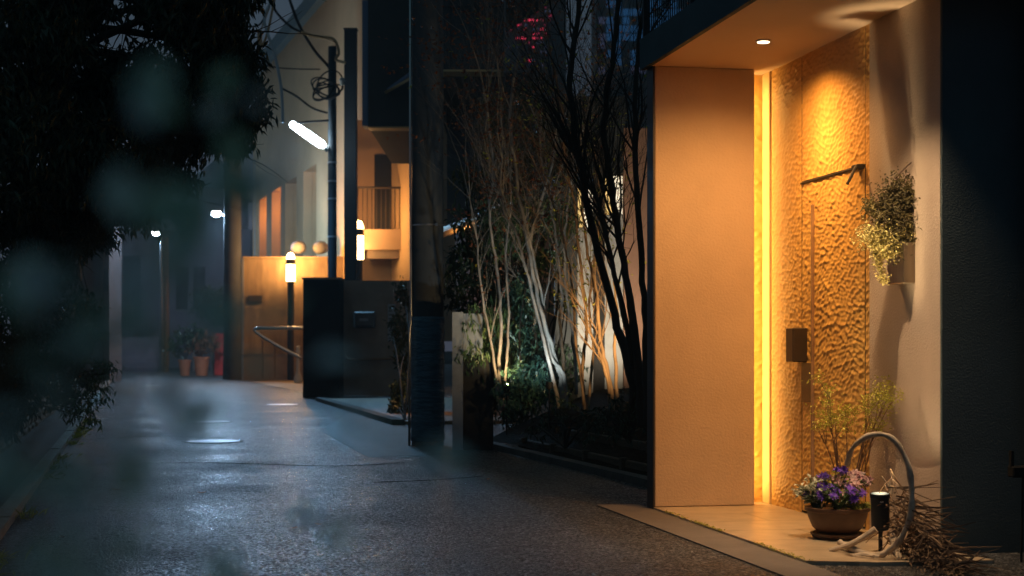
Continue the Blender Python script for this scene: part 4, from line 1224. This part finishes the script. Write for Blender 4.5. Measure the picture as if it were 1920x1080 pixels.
# right wing with a dark door and balcony
rwing = thing('balcony_house', 'tan house wing with a tall dark door and a railed balcony', 'house', P(720,655,47.0))
Yq = 47.0
wall_px(660,880,225,640,Yq,.4).build('wall', M['cream_brown'], rwing)
a, b = P(702,430,Yq), P(737,290,Yq)
MB().box((a.x,Yq-.03,a.z),(b.x,Yq-.002,b.z)).build('door', M['glass_dark'], rwing)
a, b = P(668,468,Yq-1.2), P(800,430,Yq-1.2)
MB().box((a.x,Yq-1.2,a.z),(b.x,Yq-.001,b.z)).build('balcony', M['cream_brown'], rwing)
MB().box((a.x+.3,Yq-1.0,a.z-.25),(b.x,Yq-.001,a.z-.002)).build('balcony_beam', M['dark_wall'], rwing)
br = MB(); zr = P(0,352,Yq-1.15).z
for i in range(15):
    x = a.x+.05+i*.135; br.tube([(x,Yq-1.15,b.z),(x,Yq-1.15,zr)], .016, 5)
br.tube([(a.x,Yq-1.15,zr),(b.x,Yq-1.15,zr)], .035, 6)
br.build('railing', M['bronze'], rwing)

# dark upper block overhanging behind the near pole
db = thing('dark_building', 'dark panelled block jutting out high behind the near utility pole', 'building', P(800,655,30))
Yd = 30.0
d1 = MB(); a, b = P(690,237,Yd), P(800,-200,Yd); d1.box((a.x,Yd,a.z),(b.x,Yd+6,b.z)); d1.build('upper_storey', M['dark_clad'], db)
d2 = MB(); a, b = P(800.5,130,Yd-3), P(945,-200,Yd-3); d2.box((a.x,Yd-3,a.z),(b.x,Yd+5,b.z)); d2.build('upper_storey', M['dark_clad'], db)
g2 = MB()
for px in (845,892): g2.box((P(px,0,Yd-3).x,Yd-3.02,P(0,126,Yd-3).z),(P(px+1.3,0,Yd-3).x,Yd-3.001,P(0,-200,Yd-3).z))
for py in (14,): g2.box((P(800,0,Yd-3).x,Yd-3.03,P(0,py,Yd-3).z),(P(945,0,Yd-3).x,Yd-3.021,P(0,py-1.5,Yd-3).z))
g2.build('panel_joint', M['black'], db)
wall_px(800.5,945,130.3,134,Yd-3.06,.5).build('sill_trim', M['gutter'], db)  # bright strip paints the lit lower edge of the block
wall_px(690,800,237.3,240,Yd-.05,.4).build('sill_trim', M['gutter'], db)
wall_px(679,690,0,236,Yd+.1,.5).build('corner_trim', M['blue_trim'], db)
q = [P(730,168,Yd-.02), P(772,138,Yd-1.0)]
MB().tube(q, .05, 6).build('awning_rail', M['blue_trim'], db)
MB().add([P(720,172,Yd-.005), P(773,142,Yd-1.05), P(773,148,Yd-1.05), P(724,176,Yd-.005)], [(0,1,2,3)]).build('awning', M['gutter'], db)
wall_px(838,1000,136,420,Yd+1,.3).build('lower_wall', M['dark_clad'], db)

# far tower with red panes, and an added one glowing for blue sky
tw1 = thing('red_lit_tower', 'far dark tower with rows of red lit panes beyond the trees', 'tower', P(985,655,150))
a, b = P(930,655,150), P(1062,-140,150)
MB().box((a.x,150,0),(b.x,160,b.z)).build('wall', M['dark_clad'], tw1)
def pane(px, py, w, h, Y, name, mat, par):
    q0, q1 = P(px, py+h, Y), P(px+w, py, Y)
    MB().box((q0.x, Y-.15, q0.z), (q1.x, Y-.05, q1.z)).build(name, mat, par)
nr = 0
for i in range(12):
    for j in range(17):
        px, py = 945+i*7.6, -14+j*8.4
        dens = max(0, 1-abs(px-985)/75-max(0, py-30)/95)
        if rng.random() < dens*.8 and nr < 95:
            nr += 1; pane(px, py, rng.choice((2.6,3.4,5.6)), 3.6, 149.9, 'red_pane', M[rng.choice(('em_red','em_red_dim'))], tw1)
        elif rng.random() < .16:
            pane(px, py, 5, 4.5, 149.9, 'dim_pane', M['em_dim'], tw1)
tw2 = thing('blue_lit_tower', 'far dark tower with dim blue panes above the planted bed', 'tower', P(1150,655,160))
a, b = P(1118,655,160), P(1420,-140,160)
MB().box((a.x,160,0),(b.x,170,b.z)).build('wall', M['dark_clad'], tw2)
for i in range(11):
    for j in range(10):
        px, py = 1122+i*15, -14+j*15.5
        t_ = rng.random()
        if px > 1125 and py < 115 and t_ < .7: pane(px, py, 13, 13, 159.9, 'blue_pane', M['em_blue'], tw2)  # panes glow in place of patches of blue sky
        elif t_ < .55: pane(px, py, 13, 13, 159.9, 'dim_pane', M['em_dim'], tw2)
bl = thing('blue_shutter', 'small blue lit louvred screen seen through the dark branches', 'screen', P(1092,275,30))
g = MB()
for i in range(8):
    a, b = P(1082+i*3,278,30), P(1083.6+i*3,238,30); g.box((a.x,29.95,a.z),(b.x,30,b.z))
g.build('slat', M['em_blue'], bl)  # slats glow to stand in for blue light on them
a, b = P(1078,282,30.1), P(1108,234,30.1)
MB().box((a.x,30.05,a.z),(b.x,30.2,b.z)).build('frame', M['dark_clad'], bl)

# ------------------------------------------------------------------ far end of the lane
lane = thing('lilac_house', 'dim lilac house across the far end of the lane', 'house', P(300,655,88))
a, b = P(40,655,88), P(470,430,88)
MB().box((a.x,88,0),(b.x,94,b.z)).build('wall', M['lilac_wall'], lane)
for (x0,x1,y0,y1) in ((190,225,470,545),(232,262,480,600),(330,352,500,580),(362,384,500,580)):
    a, b = P(x0,y1,87.9), P(x1,y0,87.9)
    w = MB().box((a.x,87.9,a.z),(b.x,87.98,b.z)).build('window', M['glass_dark'], lane)
    MB().box((a.x-.12,87.86,a.z-.12),(b.x+.12,87.899,a.z)).build('sill', M['concrete'], w)
rp = MB(); c = P(385,318,96)
a, b = P(338,352,90), P(428,352,90)
rp.add([(a.x,90,a.z),(b.x,90,a.z),(b.x,99,a.z),(a.x,99,a.z),((a.x+b.x)/2,94.5,c.z+.6)], [(0,1,4),(1,2,4),(2,3,4),(3,0,4),(3,2,1,0)])
hp2 = thing('pavilion', 'grey house with a pointed tiled roof below the street light', 'house', P(383,655,90))
rp.build('roof', M['roof_dark'], hp2)
a2, b2 = P(345,655,90.4), P(421,353,90.4)
MB().box((a2.x,90.4,7.6),(b2.x,98.6,a.z-.001)).build('wall', M['lilac_wall'], hp2)
stp = thing('stone_steps', 'wide pale stone steps at the far end of the lane', 'steps', P(330,690,74))
for i in range(7):
    a, b = P(225,0,74+i*.5), P(312,0,74+i*.5)
    MB().box((a.x,74+i*.5,0),(b.x,74.5+i*.5+.003*i,.22+i*.24)).build('step', M['lilac_wall'], stp)
lw = MB().box((P(60,0,62).x,62,0),(P(222,0,62).x,62.4,2.0))
tag(lw.build('garden_wall', M['lilac_wall'], origin=P(140,655,62)), 'low grey garden wall left of the far steps', 'wall')
lft = thing('timber_house', 'shadowed grey house with dark posts on the left of the lane', 'house', P(160,655,50))
a, b = P(20,655,50), P(205,420,50)
MB().box((a.x,50,0),(b.x,51.6,b.z)).build('wall', M['lilac_dark'], lft)
for px in (128,186): MB().box((P(px,0,50).x,49.9,0),(P(px+9,0,50).x,49.999,P(0,430,50).z)).build('post', M['dark_clad'], lft)
a, b = P(190,546,49.9), P(204,505,49.9)
MB().box((a.x,49.95,a.z),(b.x,49.999,b.z)).build('window', M['glass_dark'], lft)
ln = P(150,463,44)
lt = thing('round_lantern', 'round amber lantern glowing behind the left hand leaves', 'lantern', Vector((ln.x,44,0)))
MB().ball(ln, 10/F*44, 10).build('lamp_globe', M['em_lantern'], lt, smooth=True)
MB().tube([Vector((ln.x,44,0)), ln+Vector((0,0,-.14))], .04, 8).build('post', M['black'], lt)
MB().lathe([(.17,.09),(.1,.17),(0,.22)], ln, 14).build('cap', M['black'], lt)
lamp('POINT', ln+Vector((0,-.35,0)), WARM, 30, size=.15, name='lantern_glow')

# street lamps
def street_lamp(label, hx, hy, sx, Y, en):
    b = P(sx,655,Y); b.z = 0
    t = thing('street_lamp', label, 'street lamp', b, group='white street lamps along the far lane')
    zt_ = P(0,hy+6,Y).z
    MB().lathe([(.11,0),(.1,2),(.075,zt_-.02),(.07,zt_)], b, 14).build('pole_shaft', M['galv'], t, smooth='auto')
    MB().lathe([(.11,1.2),(.14,1.2),(.14,1.5),(.11,1.5)], b, 14).build('collar', M['galv'], t)
    h = P(hx,hy,Y)
    MB().tube([Vector((b.x,Y,zt_-.05)), Vector((h.x+.12,Y,h.z+.06))], .035, 7).build('arm', M['galv'], t)
    MB().lathe([(.06,.02),(.2,.06),(.16,.13),(.05,.16)], h, 16).build('lamp_shade', M['galv'], t, smooth='auto')
    MB().ball(h, .18, 8, .7).build('bulb', M['em_led'], t, smooth=True)
    lamp('POINT', h+Vector((0,-.1,-.28)), (.42,.68,1), en, size=.16, name='street_glow')
    return t
street_lamp('brighter street lamp on a pale post left of the thick concrete pole', 405, 400, 427, 55, 1600)
street_lamp('smaller street lamp on a pale post farther down the lane', 293, 437, 303, 74, 350)
pp = G(436,712)
tag(MB().lathe([(.34,0),(.32,1),(.29,8),(.27,13),(.2,13.02)], pp, 24).build('concrete_pole', M['pole_dark'], smooth='auto', origin=pp), 'thick concrete pole at the lane corner beside the retaining wall', 'utility pole')
pp = G(312,698); pp = Vector((pp.x, pp.y, 0))
tag(MB().lathe([(.13,0),(.12,6.2),(.0,6.22)], pp, 14).build('rusty_pole', M['rust'], smooth='auto', origin=pp), 'thin rusty brown pole near the far steps', 'pole')

# planters, red panel and posts by the lane corner
Yt = 62.0
def far_planter(px, wpx, hpx, label, seed):
    c = P(px,655,Yt); c.z = 0
    t = thing('planter', label, 'planter', c, group='orange planters at the lane corner')
    w = wpx/2/F*Yt; h = hpx/F*Yt
    MB().lathe([(w*.72,0),(w*.95,h*.86),(w*1.06,h*.87),(w*1.06,h),(w*.9,h),(w*.88,h*.9),(0,h*.9)], c, 18).build('tub', M['terracotta'], t, smooth='auto')
    return c + Vector((0,0,h*.9))
t1 = far_planter(346,24,30,'left orange clay planter with a spreading bush at the lane corner',1)
t2 = far_planter(378,30,36,'wider orange clay planter with a russet bush beside the red panel',2)
bush('planter_bush', 'green spreading bush in the left orange planter', 'bush', t1, [pxblob(338,640,Yt,30,330,24), pxblob(362,630,Yt,28,300,24)], .2, M['leaf_dark'], 'bushes in the orange planters', seed=61, stems=4)
bush('planter_bush', 'russet twiggy bush in the wider orange planter', 'bush', t2, [pxblob(388,640,Yt,28,260,22), pxblob(372,650,Yt,22,160,16)], .2, M['leaf_red'], 'bushes in the orange planters', seed=62, stems=4)
a, b = P(402,692,Yt+1), P(420,625,Yt+1)
tag(MB().bbox((a.x,Yt+1,0),(b.x,Yt+1.1,b.z),.02).build('red_signboard', M['red'], origin=Vector((a.x,Yt+1,0))), 'upright bright red board behind the steel posts', 'signboard')
tb_ = P(400,655,66); tb_.z = 0
bush('corner_tree', 'small dark tree rising behind the red panel', 'tree', tb_, [pxblob(395,560,66,38,420,26), pxblob(412,585,66,24,240,30), pxblob(385,575,66,26,200,16)], .22, M['leaf_dark'], seed=63, stems=4)
b0 = G(365,697)
post0 = None
labs = ['leftmost short steel post in front of the orange planters','second short steel post in front of the wider orange planter','third short steel post in front of the red panel','short steel post touching the thick concrete pole', 'lone short steel post left of the rusty pole']
for i, px in enumerate((363,379,397,417,292)):
    c = G(px, 696-(i==4)*3)
    if post0 is None:
        post0 = thing('steel_post', labs[0], 'bollard', c, group='short steel posts at the lane corner')
        MB().lathe([(.06,0),(.055,.8),(.05,.88),(0,.9)], c, 12).build('post_shaft', M['pale_metal'], post0, smooth='auto')
        MB().lathe([(.062,.62),(.066,.62),(.066,.7),(.062,.7)], c, 12).build('band', M['white_mark'], post0)
    else:
        dup(post0, c, label=labs[i])

# manhole covers
mh0 = None
for i, (px, py, w, lab) in enumerate(((400,828,88,'nearest round iron cover shining in the wet road'),(392,791,80,'middle round iron cover shining in the road'),(287,724,40,'farthest round iron cover down the lane'),(530,759,46,'round iron cover by the corner block of the gate wall'))):
    c = G(px, py)
    if mh0 is None:
        mh0 = thing('manhole_cover', lab, 'manhole cover', c, group='iron covers set in the road')
        MB().lathe([(.30,0),(.30,.006),(.29,.008),(0,.008)], (c.x,c.y,.001), 36).build('cover', M['iron'], mh0)
        MB().lathe([(.302,0),(.335,0),(.335,.005),(.302,.005)], (c.x,c.y,.0005), 36).build('rim', M['kerb_dark'], mh0)
    else:
        dup(mh0, c, label=lab)

# ------------------------------------------------------------------ left side: low stone wall, hedge, big tree
rng = random.Random(9)
mb = MB()
ls = thing('stone_wall', 'low rough brown stone wall under the left hedge', 'wall', along(0,-.75))
ang = math.atan2(SD.y, SD.x)
for row in range(4):
    t = -8 + row*.13
    while t < 26:
        L = rng.uniform(.18,.36)
        h0, h1 = row*.115, row*.115+.107
        p = along(t, -.56)
        m_ = Matrix.Translation(p) @ Matrix.Rotation(ang, 4, 'Z')
        mb.bbox((.006, -.02-rng.uniform(0,.03), h0), (L-.006, .42, h1), .022, rng.random(), M=m_)
        t += L
mb.build('stonework', M['stone'], ls)
m_ = Matrix.Translation(along(-8,-.58)) @ Matrix.Rotation(ang, 4, 'Z')
MB().box((0,.02,0),(34,.40,.44), M=m_).build('mortar', M['kerb_dark'], ls)
strip('garden_ground', [along(-9,-.97), along(45,-.97), along(45,-8), along(-9,-8)], .40, M['soil'])
bush('hedge', 'dense dark hedge growing above the low stone wall', 'hedge', along(4,-1.2,.4),
     [pxblob(30,560,13,95,1500,120), pxblob(40,700,12.5,80,1400,90), pxblob(110,560,15,70,900,90), pxblob(110,680,15,64,900,90), pxblob(60,450,14,120,1400,90), pxblob(130,740,15.5,36,400,50), pxblob(0,780,11.8,60,600,40), pxblob(165,600,17,32,300,60), pxblob(-60,620,12.5,110,1400,170)]+[(along(t_,-1.5,1.9), (.75,1.3,1.7), 1300) for t_ in (-2,-4.2,-6.4,-8.6)], .07, M['leaf_dark'], seed=71, stems=4)  # last clumps, out of view, are added to darken the near road
bush('fern_plant', 'feathery green sprays leaning out of the hedge over the road', 'plant', along(7.5,-.7,.4),
     [pxblob(165,640,15.5,26,160,60), pxblob(180,720,15.2,34,220,34), pxblob(160,770,14.8,26,140,26), pxblob(196,690,15.3,24,120,14)],   .075, M['leaf_green'], aspect=.26, droop=.5, seed=72, stems=4, cluster=9)

tree = thing('street_tree', 'big dark leafy tree overhanging the lane at upper left', 'tree', Vector((-4.7, 12.0, .4)))
lf, tk, tips = MB(), MB(), []
base = Vector((-4.7, 12.0, .35))
tk.tube(smooth_path([base, base+Vector((.06,0,1.2)), base+Vector((.2,-.1,2.4)), base+Vector((.5,-.2,4.2))],5), [.2-.006*i for i in range(16)], 12)
tblobs = []
for (px,py,Y,r_,n,ry) in ((60,60,11,120,1700,110),(40,260,11,120,1900,140),(150,170,12,110,1500,80),(270,160,11.5,100,1500,80),(380,50,11,90,1400,75),(420,150,11,70,1000,65),
        (462,200,11.2,46,620,42),(330,240,12,80,1100,70),(200,300,11.5,120,1900,110),(90,400,12,120,1800,90),(250,380,12,62,760,50),(300,330,12.5,50,520,50),
        (160,430,12.5,60,700,50),(440,262,11.4,34,300,28),(300,10,11,60,500,34),(420,-30,10.5,90,700,50),(130,0,11.2,90,900,70),(470,110,11,20,150,40),(-60,200,11.2,110,1200,260),(250,-70,11,160,900,60),(395,225,11.8,36,300,40),(350,340,12.4,24,120,24)):
    tblobs.append(pxblob(px,py,Y,r_,n,ry,depth=1.3))
leaf_blobs(lf, rng, [(c, r, int(n*1.7)) for c, r, n in tblobs], .085, .3, .75, 6)
for c, rad, cnt in tblobs:
    s0 = base + Vector((.3,-.1,2.4+rng.uniform(-.6,1.0)))
    pts = smooth_path([s0, s0.lerp(c,.5)+Vector((0,0,.22)), c+Vector((rad[0]*.3,0,0))], 5)
    tk.tube(pts, [.05-.04*i/len(pts) for i in range(len(pts))], 6)
    for k in range(4):
        grow(tk, rng, pts[rng.randint(4, len(pts)-1)], Vector((rng.uniform(-.5,1), rng.uniform(-.6,.6), rng.uniform(-.8,.5))), .5, .01, 1, tips, .2, -.1, 4)
tk.build('trunk', M['bark_dark'], tree)
lf.build('crown', M['leaf_dark'], tree)

# blurred shrub right in front of the lens: real leaves on real stems, a step to the left of the camera
sb = thing('near_shrub', 'out of focus leafy shrub close by on the left', 'shrub', Vector((-.46, .62, 0)))
tw, lf = MB(), MB()
near = [(372,185,1.0),(352,215,1.0),(330,265,1.05),(415,170,1.1),(300,385,1.0),(285,420,1.05),(345,330,.95),(440,330,1.2),(250,470,1.1),(215,640,.9),(235,610,.95),(180,690,1.0),
        (430,640,1.2),(470,330,1.2),(290,545,1.1),(60,765,.8),(130,790,.85),(30,820,.8),(90,930,.8),(40,960,.75),(150,960,.9),(110,1020,.8),
        (640,700,1.1),(660,735,1.05),(700,770,1.1),(775,795,1.0),(800,812,1.05),
        (690,1010,1.1),(560,900,1.15),(30,620,.9),(90,560,.95),(20,480,.9),(150,520,1.0),(380,1050,1.0),(170,850,.9),(110,700,.9),(20,700,.85),(60,860,.85),(70,1040,.8),(140,620,.95),(190,930,.95),(250,980,1.0),(40,900,.8),(300,620,1.1),(250,560,1.05),(420,420,1.1),(300,480,1.1),(200,560,1.0),(310,720,1.1),(260,320,1.0)]
rn = random.Random(8)
near += [(rn.uniform(0, 430), rn.uniform(430, 1060), rn.uniform(.8, 1.2)) for k in range(16)]
root = Vector((-.46, .62, 0))
rng = random.Random(3)
for (px,py,Y) in near:
    Y *= .60; p = P(px,py,Y)
    pts = smooth_path([root+Vector((rng.uniform(-.05,.05),rng.uniform(-.05,.05),0)), root.lerp(p,.6)+Vector((-.06,0,.12)), p], 5)
    tw.tube(pts, [.0011-.0008*i/len(pts) for i in range(len(pts))], 4)
    for k in range(2 if py < 420 else 1):
        d = Vector((rng.uniform(-.5,1), rng.uniform(-.5,.5), rng.uniform(-1,.6)))
        L = rng.uniform(.017,.028)*(.8 if px < 300 and py > 560 else 1)
        lf.leaf(p+Vector((rng.gauss(0,.009), rng.gauss(0,.02), rng.gauss(0,.009))), d, (rng.uniform(-.5,.5),-1,rng.uniform(.2,1.2)), L, L*.6, rng.random())
tw.build('stem', M['twig'], sb)
lf.build('foliage', M['leaf_near'], sb)

# fallen leaves on the road, and weeds along the left kerb
fl0 = None
fpos = [(218,919,'brown fallen leaf lying nearest the left kerb on the road'),(233,903,'dark fallen leaf beside the brown one on the road'),(117,1009,'yellowish fallen leaf at the lower left of the road'),
        (378,925,'curled fallen leaf in the middle of the dark road'),(552,992,'fallen leaf on the road below the middle'),(597,985,'pale fallen leaf on the road below the middle'),(130,935,'small fallen leaf in the left gutter'),(915,900,'tiny yellow fallen leaf near the bed kerb')]
for i, (px,py,lab) in enumerate(fpos):
    c = G(px,py)
    if fl0 is None:
        mb = MB()
        for k in range(6):
            a0, a1 = -1+2*k/6, -1+2*(k+1)/6
            w = lambda a: .028*(1-a*a)**.6
            zz = lambda a: .005+.010*a*a
            mb.add([(a0*.05,-w(a0),zz(a0)+.008),(a1*.05,-w(a1),zz(a1)+.008),(a1*.05,0,zz(a1)),(a0*.05,0,zz(a0))], [(0,1,2,3)], .8)
            mb.add([(a0*.05,0,zz(a0)),(a1*.05,0,zz(a1)),(a1*.05,w(a1),zz(a1)+.008),(a0*.05,w(a0),zz(a0)+.008)], [(0,1,2,3)], .8)
        fl0 = mb.build('fallen_leaf', M['leaf_red'])
        fl0.location = c; fl0.scale = (.6,.6,.6); tag(fl0, lab, 'leaf', 'fallen leaves on the road')
    else:
        o = link(fl0.copy()); o.location = c; o.rotation_euler = (0,0,i*1.1); o['label'] = lab
gr = MB()
for k in range(900):
    t = rng.uniform(-3, 14); p = along(t, .0+abs(rng.gauss(.03,.06)), 0)
    if vnoise(np.array(t*1.7), np.array(3.3), 2) < .42: continue
    gr.leaf(p, (rng.uniform(-.6,.9), rng.uniform(-.8,.6), rng.uniform(.1,.8)), (0,0,1), rng.uniform(.04,.11), .014, rng.random())
for k in range(500):
    y = rng.uniform(-2.9,-.1); p = HL(-.012+rng.gauss(0,.012)*1, y, .02)
    if vnoise(np.array(y*4.0), np.array(7.3), 2) < .55: continue
    gr.leaf(p, (rng.uniform(-1,1), rng.uniform(-1,1), rng.uniform(.1,.7)), (0,0,1), rng.uniform(.008,.025), .006, rng.random())
tag(gr.build('weeds', M['leaf_yellow']), 'small weeds along the left kerb and the paving edge', 'weeds', kind='stuff')

# ------------------------------------------------------------------ damp night air
hm = bpy.data.materials.new('night_air'); hm.use_nodes = True
hn = hm.node_tree.nodes; hn.clear()
ho = hn.new('ShaderNodeOutputMaterial'); hv = hn.new('ShaderNodeVolumePrincipled')
hv.inputs['Color'].default_value = (.80, .93, 1.0, 1)
hv.inputs['Density'].default_value = .0013
hm.node_tree.links.new(hv.outputs[0], ho.inputs['Volume'])
hz = MB().box((-70, -25, -1.0), (75, 185, 60)).build('haze', hm)
hz['kind'] = 'stuff'
hm.cycles.homogeneous_volume = True
